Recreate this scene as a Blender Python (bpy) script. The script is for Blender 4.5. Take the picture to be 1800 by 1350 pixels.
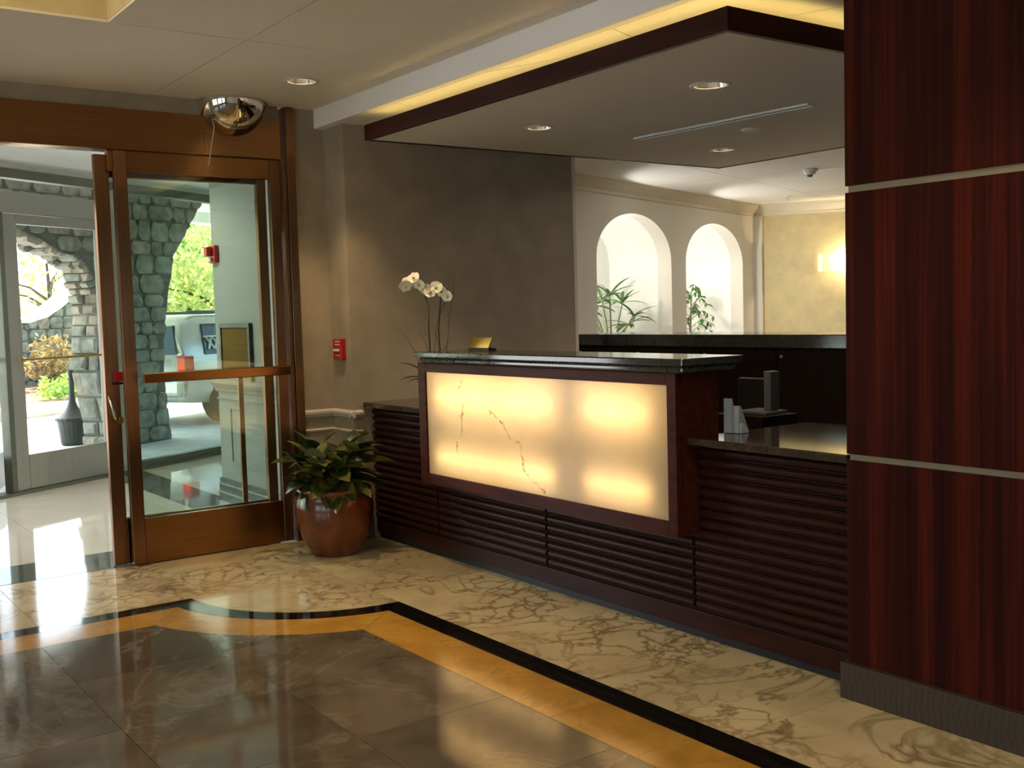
import bpy, math, random
from mathutils import Vector, Matrix
import mathutils

# ------------------------------------------------------------------ scene, camera, world, sun, exposure
S = bpy.context.scene
for o in list(bpy.data.objects):
    bpy.data.objects.remove(o)
COL = S.collection
V = Vector
R_ = math.radians

YAW, PITCH, ROLL, FPX, CAMZ = 35.93, -3.872, -1.607, 1881.3, 1.45
def cam_basis():
    y, p, r = R_(YAW), R_(PITCH), R_(ROLL)
    F = V((math.sin(y) * math.cos(p), math.cos(y) * math.cos(p), math.sin(p)))
    Rt = V((math.cos(y), -math.sin(y), 0))
    U = Rt.cross(F)
    return Rt * math.cos(r) + U * math.sin(r), -Rt * math.sin(r) + U * math.cos(r), F
cr, cu, cf = cam_basis()
cd = bpy.data.cameras.new('camera')
cam = bpy.data.objects.new('camera', cd)
COL.objects.link(cam)
cam.matrix_world = Matrix(((cr.x, cu.x, -cf.x, 0), (cr.y, cu.y, -cf.y, 0), (cr.z, cu.z, -cf.z, CAMZ), (0, 0, 0, 1)))
cd.sensor_fit = 'HORIZONTAL'
cd.sensor_width = 36.0
cd.lens = FPX / 1800 * 36.0
cd.clip_start = 0.05
cd.clip_end = 300
S.camera = cam

S.view_settings.view_transform = 'Standard'
S.view_settings.look = 'None'
S.view_settings.exposure = 0.95
S.view_settings.gamma = 1.0
S.view_settings.use_curve_mapping = False
S.cycles.use_denoising = True
S.cycles.sample_clamp_indirect = 6.0

# building frame of the street front, turned against the lobby
FD = V((0.8638, 0.5038, 0))          # along the street front
FO = V((-0.5038, 0.8638, 0))         # outwards
F0 = V((1.884, 9.88, 0))

w = bpy.data.worlds.new('sky')
S.world = w
w.use_nodes = True
nt = w.node_tree
nt.nodes.clear()
sk = nt.nodes.new('ShaderNodeTexSky')
sk.sky_type = 'NISHITA'
sk.sun_disc = False
sk.sun_elevation = R_(58)
sk.sun_rotation = R_(-10)
sk.dust_density = 3.0
bg = nt.nodes.new('ShaderNodeBackground')
bg.inputs['Strength'].default_value = 0.62
wo = nt.nodes.new('ShaderNodeOutputWorld')
nt.links.new(sk.outputs[0], bg.inputs[0])
nt.links.new(bg.outputs[0], wo.inputs[0])

sl = bpy.data.lights.new('sun', 'SUN')
sl.energy = 9.0
sl.angle = R_(0.6)
sl.color = (1.0, 0.95, 0.86)
so = bpy.data.objects.new('sun', sl)
COL.objects.link(so)
sun_from = (FO * 0.75 + FD * 0.35).normalized() * math.cos(R_(58)) + V((0, 0, math.sin(R_(58))))
so.rotation_euler = sun_from.to_track_quat('Z', 'Y').to_euler()

# the camera's own small flash
fl_ = bpy.data.lights.new('camera_flash', 'POINT')
fl_.energy = 10.0
fl_.shadow_soft_size = 0.015
fl_.color = (0.92, 0.95, 1.0)
fo = bpy.data.objects.new('camera_flash', fl_)
COL.objects.link(fo)
fo.location = (-0.05, -0.02, CAMZ + 0.07)

# ------------------------------------------------------------------ materials
MATS = {}
def lk(t, a, b):
    t.links.new(a, b)
def base_mat(name):
    m = bpy.data.materials.new(name)
    m.use_nodes = True
    t = m.node_tree
    t.nodes.clear()
    out = t.nodes.new('ShaderNodeOutputMaterial')
    b = t.nodes.new('ShaderNodeBsdfPrincipled')
    lk(t, b.outputs[0], out.inputs[0])
    MATS[name] = m
    return m, t, b, out
def coords(t, scale=(1, 1, 1), rand=False, kind='Object'):
    tc = t.nodes.new('ShaderNodeTexCoord')
    mp = t.nodes.new('ShaderNodeMapping')
    mp.inputs['Scale'].default_value = scale
    lk(t, tc.outputs[kind], mp.inputs[0])
    if rand:
        oi = t.nodes.new('ShaderNodeObjectInfo')
        mu = t.nodes.new('ShaderNodeMath')
        mu.operation = 'MULTIPLY'
        mu.inputs[1].default_value = 37.0
        lk(t, oi.outputs['Random'], mu.inputs[0])
        lk(t, mu.outputs[0], mp.inputs['Location'])
    return mp.outputs[0]
def ramp(t, fac, stops, interp='LINEAR'):
    r = t.nodes.new('ShaderNodeValToRGB')
    r.color_ramp.interpolation = interp
    e = r.color_ramp.elements
    while len(e) < len(stops):
        e.new(0.5)
    for i, (p, c) in enumerate(stops):
        e[i].position = p
        e[i].color = (c[0], c[1], c[2], 1) if isinstance(c, (tuple, list)) else (c, c, c, 1)
    lk(t, fac, r.inputs[0])
    return r.outputs[0]
def noise(t, vec, scale, detail=4, rough=0.55, dist=0.0):
    n = t.nodes.new('ShaderNodeTexNoise')
    n.inputs['Scale'].default_value = scale
    n.inputs['Detail'].default_value = detail
    n.inputs['Roughness'].default_value = rough
    n.inputs['Distortion'].default_value = dist
    lk(t, vec, n.inputs['Vector'])
    return n
def mixc(t, fac, a, b, mode='MIX'):
    m = t.nodes.new('ShaderNodeMix')
    m.data_type = 'RGBA'
    m.blend_type = mode
    for sock, val in ((m.inputs[0], fac), (m.inputs[6], a), (m.inputs[7], b)):
        if isinstance(val, (int, float)):
            sock.default_value = val
        elif isinstance(val, tuple):
            sock.default_value = (val[0], val[1], val[2], 1)
        else:
            lk(t, val, sock)
    return m.outputs[2]
def bump(t, b, h, strength=0.2, dist=0.01):
    n = t.nodes.new('ShaderNodeBump')
    n.inputs['Strength'].default_value = strength
    n.inputs['Distance'].default_value = dist
    lk(t, h, n.inputs['Height'])
    lk(t, n.outputs[0], b.inputs['Normal'])
def simple(name, col, rough=0.5, metal=0.0, var=0.12, scale=8.0, stretch=(1, 1, 1), bmp=0.0, spec=0.5, rand=False, coat=0.0):
    m, t, b, out = base_mat(name)
    n = noise(t, coords(t, stretch, rand), scale)
    lo = tuple(max(0, c * (1 - var)) for c in col)
    hi = tuple(min(1, c * (1 + var)) for c in col)
    lk(t, ramp(t, n.outputs['Fac'], [(0.3, lo), (0.7, hi)]), b.inputs['Base Color'])
    b.inputs['Roughness'].default_value = rough
    b.inputs['Metallic'].default_value = metal
    b.inputs['Specular IOR Level'].default_value = spec
    b.inputs['Coat Weight'].default_value = coat
    b.inputs['Coat Roughness'].default_value = 0.08
    if bmp:
        bump(t, b, n.outputs['Fac'], bmp)
    return m
def emit(name, col, strength):
    m, t, b, out = base_mat(name)
    e = t.nodes.new('ShaderNodeEmission')
    e.inputs[0].default_value = (col[0], col[1], col[2], 1)
    e.inputs[1].default_value = strength
    lk(t, e.outputs[0], out.inputs[0])
    return m

simple('wallpaper', (0.335, 0.268, 0.185), 0.75, var=0.13, scale=5, bmp=0.08)
simple('wall_white', (0.70, 0.66, 0.58), 0.7, var=0.02, scale=3)
simple('wall_vestibule', (0.30, 0.315, 0.285), 0.7, var=0.03, scale=6)
simple('wall_yellow', (0.60, 0.50, 0.27), 0.75, var=0.10, scale=7, bmp=0.05)
simple('wall_beige', (0.42, 0.36, 0.28), 0.8, var=0.05, scale=3)
simple('ceiling_paint', (0.80, 0.72, 0.60), 0.85, var=0.03, scale=2)
simple('ceiling_white', (0.80, 0.78, 0.72), 0.85, var=0.02, scale=2)
simple('soffit_paint', (0.76, 0.69, 0.58), 0.8, var=0.02, scale=2)
simple('bulkhead_paint', (0.78, 0.73, 0.68), 0.8, var=0.02, scale=2)
simple('joint_dark', (0.10, 0.085, 0.07), 0.9, var=0.05)
simple('trim_cream', (0.62, 0.56, 0.46), 0.5, var=0.03)
simple('plaster_niche', (0.86, 0.86, 0.80), 0.7, var=0.03, scale=3)
simple('wood_dark', (0.068, 0.0150, 0.0095), 0.42, var=0.45, scale=3.2, stretch=(9, 0.6, 9), spec=0.10)
simple('wood_slat', (0.036, 0.0095, 0.0068), 0.38, var=0.35, scale=3, stretch=(12, 0.7, 12), spec=0.13)
simple('wood_cabinet', (0.018, 0.0055, 0.0042), 0.6, var=0.4, scale=3, stretch=(9, 9, 0.6), spec=0.2)
simple('toe_black', (0.010, 0.009, 0.009), 0.5, var=0.1)
def brushed(name, col, rough, rot, aniso):
    m, t, b, out = base_mat(name)
    n = noise(t, coords(t, (30, 30, 0.5) if rot == 0 else (0.5, 30, 30)), 4)
    lk(t, ramp(t, n.outputs['Fac'], [(0.3, tuple(c * 0.9 for c in col)), (0.7, tuple(c * 1.1 for c in col))]), b.inputs['Base Color'])
    b.inputs['Metallic'].default_value = 1.0
    b.inputs['Roughness'].default_value = rough
    b.inputs['Anisotropic'].default_value = aniso
    b.inputs['Anisotropic Rotation'].default_value = rot
    tg = t.nodes.new('ShaderNodeTangent')
    tg.direction_type = 'RADIAL'
    tg.axis = 'Z'
    lk(t, tg.outputs[0], b.inputs['Tangent'])
brushed('metal_bronze', (0.26, 0.135, 0.068), 0.30, 0.0, 1.0)
brushed('metal_bronze_flat', (0.32, 0.165, 0.070), 0.26, 0.25, 0.8)
simple('metal_alu', (0.50, 0.49, 0.44), 0.36, metal=0.85, var=0.05, scale=4, stretch=(20, 20, 0.5))
simple('metal_alu_dark', (0.22, 0.23, 0.19), 0.4, metal=0.8, var=0.06)
simple('metal_chrome', (0.80, 0.79, 0.76), 0.08, metal=1.0, var=0.02)
simple('mirror_metal', (0.85, 0.80, 0.72), 0.03, metal=1.0, var=0.01)
simple('metal_gold', (0.60, 0.36, 0.08), 0.28, metal=1.0, var=0.06)
simple('metal_strip', (0.27, 0.225, 0.15), 0.5, metal=0.3, var=0.05)
simple('reflector', (0.75, 0.70, 0.62), 0.22, metal=1.0, var=0.05)
simple('plastic_red', (0.45, 0.008, 0.006), 0.3, var=0.05)
simple('plastic_white', (0.72, 0.71, 0.68), 0.45, var=0.03)
simple('plastic_grey', (0.14, 0.14, 0.145), 0.45, var=0.05)
simple('plastic_black', (0.012, 0.012, 0.013), 0.35, var=0.1)
simple('holder_white', (0.45, 0.46, 0.48), 0.45, var=0.05)
simple('paper_blue', (0.62, 0.70, 0.80), 0.6, var=0.1, scale=14)
simple('sign_brown', (0.16, 0.095, 0.024), 0.85, var=0.12, scale=4, spec=0.05)
simple('black_frame', (0.012, 0.011, 0.012), 0.3, var=0.1)
simple('pot_glaze', (0.15, 0.036, 0.012), 0.22, var=0.35, scale=6, coat=0.25)
simple('soil', (0.03, 0.02, 0.012), 0.95, var=0.3, scale=40, bmp=0.5)
simple('stem_green', (0.10, 0.13, 0.035), 0.5, var=0.2)
simple('stem_dark', (0.055, 0.038, 0.016), 0.55, var=0.2)
simple('twig', (0.10, 0.055, 0.025), 0.7, var=0.25)
simple('petal', (0.90, 0.85, 0.70), 0.5, var=0.05, scale=20)
simple('petal_lip', (0.50, 0.40, 0.06), 0.5, var=0.15, scale=30)
simple('leaf_dark', (0.020, 0.038, 0.012), 0.32, var=0.25, scale=12)
simple('grout', (0.22, 0.18, 0.12), 0.8, var=0.1)
simple('vest_floor', (0.74, 0.69, 0.57), 0.045, var=0.06, scale=3, spec=0.75)
simple('vest_floor_dark', (0.085, 0.10, 0.085), 0.05, var=0.3, scale=6, spec=0.75)
simple('base_slate', (0.10, 0.115, 0.125), 0.15, var=0.25, scale=9)
simple('base_grey', (0.36, 0.38, 0.38), 0.2, var=0.15, scale=9)
simple('carpet_floor', (0.16, 0.12, 0.08), 0.9, var=0.15, scale=30)
simple('asphalt', (0.60, 0.59, 0.58), 0.9, var=0.12, scale=6)
simple('concrete', (0.46, 0.44, 0.40), 0.85, var=0.12, scale=10)
simple('kerb', (0.52, 0.48, 0.40), 0.85, var=0.12, scale=10)
simple('mulch', (0.16, 0.10, 0.06), 0.95, var=0.3, scale=20)
simple('lawn', (0.16, 0.28, 0.06), 0.9, var=0.3, scale=5)
simple('mortar', (0.13, 0.14, 0.11), 0.95, var=0.2, scale=14, bmp=0.4)
simple('stone', (0.24, 0.25, 0.20), 0.85, var=0.45, scale=7, bmp=0.6, rand=True)
simple('stone_warm', (0.30, 0.27, 0.20), 0.85, var=0.45, scale=6, bmp=0.6, rand=True)
simple('coping', (0.80, 0.77, 0.68), 0.7, var=0.06)
simple('bark', (0.09, 0.06, 0.035), 0.9, var=0.35, scale=14)
simple('car_paint', (0.55, 0.55, 0.52), 0.25, metal=0.35, var=0.03, coat=0.8)
simple('car_glass', (0.02, 0.028, 0.026), 0.05, var=0.1)
simple('car_rubber', (0.015, 0.015, 0.015), 0.8, var=0.1)
simple('car_grey', (0.10, 0.10, 0.10), 0.6, var=0.1)
simple('urn_black', (0.022, 0.027, 0.022), 0.45, var=0.2)
simple('onyx_box_inside', (0.85, 0.82, 0.75), 0.8, var=0.02)
simple('canopy_white', (0.84, 0.86, 0.82), 0.8, var=0.03)
simple('cord_white', (0.75, 0.74, 0.70), 0.5, var=0.03)

def granite(name, a, b_, c, rough):
    m, t, b, out = base_mat(name)
    v = coords(t)
    n1 = noise(t, v, 60, 6, 0.7)
    n2 = noise(t, v, 7, 4, 0.6)
    c1 = ramp(t, n1.outputs['Fac'], [(0.38, a), (0.55, b_), (0.72, c)])
    lk(t, mixc(t, ramp(t, n2.outputs['Fac'], [(0.35, 0.0), (0.7, 0.6)]), c1, a), b.inputs['Base Color'])
    b.inputs['Roughness'].default_value = rough
    b.inputs['Specular IOR Level'].default_value = 0.7
granite('granite_green', (0.022, 0.026, 0.022), (0.05, 0.052, 0.045), (0.11, 0.10, 0.085), 0.10)
granite('granite_brown', (0.030, 0.020, 0.014), (0.055, 0.038, 0.026), (0.10, 0.075, 0.055), 0.085)

def column_wood():
    m, t, b, out = base_mat('wood_column')
    v = coords(t, (1, 16, 0.28))
    n1 = noise(t, v, 1.6, 6, 0.62, 0.35)
    v2 = coords(t, (1, 90, 0.9))
    n2 = noise(t, v2, 2.0, 4, 0.6)
    c1 = ramp(t, n1.outputs['Fac'], [(0.30, (0.020, 0.0042, 0.0032)), (0.50, (0.044, 0.0072, 0.0045)), (0.66, (0.095, 0.0125, 0.006)), (0.8, (0.050, 0.0075, 0.0045))])
    lk(t, mixc(t, ramp(t, n2.outputs['Fac'], [(0.35, 0.0), (0.75, 0.55)]), c1, (0.017, 0.0040, 0.0032)), b.inputs['Base Color'])
    b.inputs['Roughness'].default_value = 0.5
    b.inputs['Specular IOR Level'].default_value = 0.06
column_wood()

def serpentine():
    m, t, b, out = base_mat('stone_base')
    v = coords(t, (1, 1, 0.9))
    n = noise(t, v, 3.0, 3, 0.5)
    wv = t.nodes.new('ShaderNodeTexWave')
    wv.wave_type = 'BANDS'
    wv.bands_direction = 'Y'
    wv.inputs['Scale'].default_value = 13.0
    wv.inputs['Distortion'].default_value = 9.0
    wv.inputs['Detail'].default_value = 4
    wv.inputs['Detail Scale'].default_value = 0.9
    lk(t, v, wv.inputs['Vector'])
    c = ramp(t, wv.outputs['Fac'], [(0.0, (0.046, 0.036, 0.030)), (0.5, (0.052, 0.042, 0.035)), (0.8, (0.066, 0.052, 0.042)), (1.0, (0.048, 0.040, 0.035))])
    lk(t, c, b.inputs['Base Color'])
    b.inputs['Roughness'].default_value = 0.22
serpentine()

def marble(name, base, vein, dark, rough, sc, width=0.045, rand=True, cover=0.5, spec=0.6, tonevar=0.0):
    m, t, b, out = base_mat(name)
    v = coords(t, (1, 1, 1), rand)
    warp = noise(t, v, sc * 0.55, 5, 0.6)
    vm = t.nodes.new('ShaderNodeVectorMath')
    vm.operation = 'MULTIPLY_ADD'
    vm.inputs[1].default_value = (0.55, 0.55, 0.55)
    lk(t, warp.outputs['Color'], vm.inputs[0])
    lk(t, v, vm.inputs[2])
    def veins(s, wd):
        vo = t.nodes.new('ShaderNodeTexVoronoi')
        vo.feature = 'DISTANCE_TO_EDGE'
        vo.inputs['Scale'].default_value = s
        lk(t, vm.outputs[0], vo.inputs['Vector'])
        return ramp(t, vo.outputs['Distance'], [(0.0, 1.0), (wd * 0.35, 0.75), (wd, 0.0)])
    def ridge(scale, wd, dist):
        rn = noise(t, v, scale, 5, 0.62, dist)
        ab = t.nodes.new('ShaderNodeMath'); ab.operation = 'SUBTRACT'; ab.inputs[1].default_value = 0.5
        lk(t, rn.outputs['Fac'], ab.inputs[0])
        a2_ = t.nodes.new('ShaderNodeMath'); a2_.operation = 'ABSOLUTE'
        lk(t, ab.outputs[0], a2_.inputs[0])
        return ramp(t, a2_.outputs[0], [(0.0, 0.85), (wd * 0.4, 0.5), (wd, 0.0)])
    a1 = ridge(sc * 0.42, 0.022, 0.9)
    a2 = veins(sc * 2.2, width * 1.9)
    mask = noise(t, v, sc * 0.42, 3, 0.5)
    mk = ramp(t, mask.outputs['Fac'], [(cover - 0.03, 0.0), (cover + 0.14, 0.85)])
    tone = noise(t, v, sc * 0.9, 5, 0.6)
    c0 = ramp(t, tone.outputs['Fac'], [(0.3, dark), (0.62, base)])
    if tonevar:
        oi = t.nodes.new('ShaderNodeObjectInfo')
        c0 = mixc(t, 1.0, c0, ramp(t, oi.outputs['Random'], [(0.0, 1.0 - tonevar), (1.0, 1.0)]), 'MULTIPLY')
    f2 = mixc(t, mk, (0, 0, 0), a2)
    c1 = mixc(t, f2, c0, vein)
    f1m = mixc(t, ramp(t, tone.outputs['Fac'], [(0.35, 0.2), (0.6, 1.0)]), (0, 0, 0), a1)
    lk(t, mixc(t, f1m, c1, vein), b.inputs['Base Color'])
    b.inputs['Roughness'].default_value = rough
    b.inputs['Specular IOR Level'].default_value = spec
marble('marble_cream', (0.72, 0.585, 0.345), (0.20, 0.125, 0.055), (0.58, 0.45, 0.25), 0.10, 3.4, 0.055, cover=0.49, tonevar=0.12)
marble('marble_gold', (0.60, 0.315, 0.055), (0.36, 0.20, 0.06), (0.46, 0.22, 0.03), 0.09, 7.0, 0.03, cover=0.64, tonevar=0.15)
marble('marble_brown', (0.19, 0.145, 0.10), (0.225, 0.18, 0.125), (0.095, 0.068, 0.047), 0.07, 3.0, 0.016, cover=0.66, tonevar=0.42)
simple('marble_black', (0.008, 0.0075, 0.007), 0.06, var=0.3, scale=9, spec=0.6)

def onyx():
    m, t, b, out = base_mat('onyx')
    v = coords(t)
    warp = noise(t, v, 8.0, 6, 0.7)
    vm = t.nodes.new('ShaderNodeVectorMath')
    vm.operation = 'MULTIPLY_ADD'
    vm.inputs[1].default_value = (0.0, 0.15, 0.15)
    lk(t, warp.outputs['Color'], vm.inputs[0])
    lk(t, v, vm.inputs[2])
    cl = noise(t, v, 3.5, 5, 0.6)
    colr = ramp(t, cl.outputs['Fac'], [(0.35, (0.93, 0.80, 0.60)), (0.65, (0.97, 0.88, 0.70))])
    sx = t.nodes.new('ShaderNodeSeparateXYZ')
    lk(t, vm.outputs[0], sx.inputs[0])
    def vein(y0, z0, y1, z1, wd):
        # distance to a line segment in the y-z plane of the slab
        L = math.hypot(y1 - y0, z1 - z0)
        ny, nz = (z1 - z0) / L, -(y1 - y0) / L
        ty, tz = (y1 - y0) / L, (z1 - z0) / L
        def lin(a, b2, c2):
            m1 = t.nodes.new('ShaderNodeMath'); m1.operation = 'MULTIPLY_ADD'
            m1.inputs[1].default_value = a; m1.inputs[2].default_value = c2
            lk(t, sx.outputs[1], m1.inputs[0])
            m2 = t.nodes.new('ShaderNodeMath'); m2.operation = 'MULTIPLY_ADD'
            m2.inputs[1].default_value = b2
            lk(t, sx.outputs[2], m2.inputs[0]); lk(t, m1.outputs[0], m2.inputs[2])
            return m2.outputs[0]
        off = 0.075
        d = lin(ny, nz, -(ny * (y0 + off) + nz * (z0 + off)))
        ab = t.nodes.new('ShaderNodeMath'); ab.operation = 'ABSOLUTE'
        lk(t, d, ab.inputs[0])
        near = ramp(t, ab.outputs[0], [(0.0, 1.0), (wd, 0.0)])
        al = lin(ty / L, tz / L, -(ty * (y0 + off) + tz * (z0 + off)) / L)
        seg = ramp(t, al, [(0.0, 0.0), (0.05, 1.0), (0.95, 1.0), (1.0, 0.0)])
        return mixc(t, 1.0, near, seg, 'MULTIPLY')
    VE = [(4.905, 1.09, 4.925, 1.0, 0.006), (4.86, 1.00, 4.93, 0.88, 0.013), (4.93, 0.89, 4.925, 0.78, 0.009), (4.95, 0.76, 4.98, 0.62, 0.006), (4.72, 1.00, 4.58, 0.90, 0.006), (4.56, 0.88, 4.38, 0.76, 0.011), (4.38, 0.76, 4.32, 0.63, 0.012), (4.32, 0.63, 4.17, 0.535, 0.007)]
    tot = None
    for a in VE:
        f = vein(*a)
        tot = f if tot is None else mixc(t, 1.0, tot, f, 'LIGHTEN')
    brk = noise(t, v, 16.0, 3, 0.6)
    tot = mixc(t, 1.0, tot, ramp(t, brk.outputs['Fac'], [(0.40, 0.15), (0.58, 0.95)]), 'MULTIPLY')
    c2 = mixc(t, tot, colr, (0.16, 0.07, 0.02))
    tr = t.nodes.new('ShaderNodeBsdfTranslucent')
    lk(t, c2, tr.inputs[0])
    df = t.nodes.new('ShaderNodeBsdfDiffuse')
    lk(t, c2, df.inputs[0])
    gl = t.nodes.new('ShaderNodeBsdfGlossy')
    gl.inputs['Roughness'].default_value = 0.15
    m1 = t.nodes.new('ShaderNodeMixShader'); m1.inputs[0].default_value = 0.25
    lk(t, tr.outputs[0], m1.inputs[1]); lk(t, df.outputs[0], m1.inputs[2])
    m2 = t.nodes.new('ShaderNodeMixShader'); m2.inputs[0].default_value = 0.03
    lk(t, m1.outputs[0], m2.inputs[1]); lk(t, gl.outputs[0], m2.inputs[2])
    lk(t, m2.outputs[0], out.inputs[0])
onyx()

def glass(name, tint, refl=1.0):
    m, t, b, out = base_mat(name)
    tr = t.nodes.new('ShaderNodeBsdfTransparent')
    n = noise(t, coords(t), 2.0, 1)
    lk(t, ramp(t, n.outputs['Fac'], [(0.3, tint), (0.7, tuple(min(1, c * 1.01) for c in tint))]), tr.inputs[0])
    gl = t.nodes.new('ShaderNodeBsdfGlossy')
    gl.inputs['Roughness'].default_value = 0.0
    fr = t.nodes.new('ShaderNodeFresnel')
    ge = t.nodes.new('ShaderNodeNewGeometry')
    io = t.nodes.new('ShaderNodeMath'); io.operation = 'MULTIPLY_ADD'
    io.inputs[1].default_value = 1 / 1.52 - 1.52
    io.inputs[2].default_value = 1.52
    lk(t, ge.outputs['Backfacing'], io.inputs[0])
    lk(t, io.outputs[0], fr.inputs['IOR'])
    mu = t.nodes.new('ShaderNodeMath'); mu.operation = 'MULTIPLY'
    mu.inputs[1].default_value = refl
    lk(t, fr.outputs[0], mu.inputs[0])
    mx = t.nodes.new('ShaderNodeMixShader')
    lk(t, mu.outputs[0], mx.inputs[0]); lk(t, tr.outputs[0], mx.inputs[1]); lk(t, gl.outputs[0], mx.inputs[2])
    lk(t, mx.outputs[0], out.inputs[0])
glass('glass_clear', (0.90, 0.95, 0.91), 1.0)
glass('glass_outer', (0.93, 0.96, 0.93), 1.0)

def leafmat(name, ca, cb, scale=18.0, translucent=0.35, rough=0.4, edge=0.5):
    m, t, b, out = base_mat(name)
    n = noise(t, coords(t, (1, 1, 1), True), scale, 3)
    c = ramp(t, n.outputs['Fac'], [(edge - 0.08, ca), (edge + 0.08, cb)])
    lk(t, c, b.inputs['Base Color'])
    b.inputs['Roughness'].default_value = rough
    tr = t.nodes.new('ShaderNodeBsdfTranslucent')
    lk(t, c, tr.inputs[0])
    mx = t.nodes.new('ShaderNodeMixShader'); mx.inputs[0].default_value = translucent
    lk(t, b.outputs[0], mx.inputs[1]); lk(t, tr.outputs[0], mx.inputs[2])
    lk(t, mx.outputs[0], out.inputs[0])
leafmat('leaf_variegated', (0.026, 0.050, 0.012), (0.19, 0.17, 0.035), 13, 0.15, 0.3, 0.52)
leafmat('leaf_green', (0.030, 0.085, 0.018), (0.075, 0.17, 0.035), 14, 0.3)
leafmat('leaf_tree', (0.22, 0.40, 0.06), (0.50, 0.62, 0.14), 1.2, 0.5, 0.6)
leafmat('leaf_tree_dark', (0.10, 0.26, 0.05), (0.24, 0.42, 0.09), 1.2, 0.5, 0.6)
leafmat('leaf_yellow', (0.42, 0.46, 0.14), (0.62, 0.62, 0.26), 1.2, 0.5, 0.6)
leafmat('leaf_maroon', (0.16, 0.025, 0.04), (0.26, 0.06, 0.08), 1.2, 0.4, 0.6)
leafmat('leaf_hedge', (0.26, 0.17, 0.07), (0.42, 0.34, 0.12), 2.5, 0.4, 0.6)
leafmat('leaf_bed', (0.10, 0.30, 0.04), (0.35, 0.55, 0.12), 3, 0.4, 0.6)

def shade_mat():
    m, t, b, out = base_mat('sconce_glass')
    n = noise(t, coords(t), 6, 2)
    c = ramp(t, n.outputs['Fac'], [(0.3, (0.95, 0.85, 0.66)), (0.7, (0.98, 0.90, 0.74))])
    tr = t.nodes.new('ShaderNodeBsdfTranslucent'); lk(t, c, tr.inputs[0])
    df = t.nodes.new('ShaderNodeBsdfDiffuse'); lk(t, c, df.inputs[0])
    mx = t.nodes.new('ShaderNodeMixShader'); mx.inputs[0].default_value = 0.4
    lk(t, tr.outputs[0], mx.inputs[1]); lk(t, df.outputs[0], mx.inputs[2])
    lk(t, mx.outputs[0], out.inputs[0])
shade_mat()
emit('tube_glow', (1.0, 0.66, 0.29), 5.6)
emit('cove_glow', (1.0, 0.72, 0.23), 3.0)
emit('tray_glow', (1.0, 0.76, 0.40), 8.5)
emit('bulb_glow', (1.0, 0.80, 0.52), 45.0)
emit('panel_glow', (1.0, 0.94, 0.86), 26.0)
emit('tail_glow', (1.0, 0.05, 0.02), 1.6)

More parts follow.
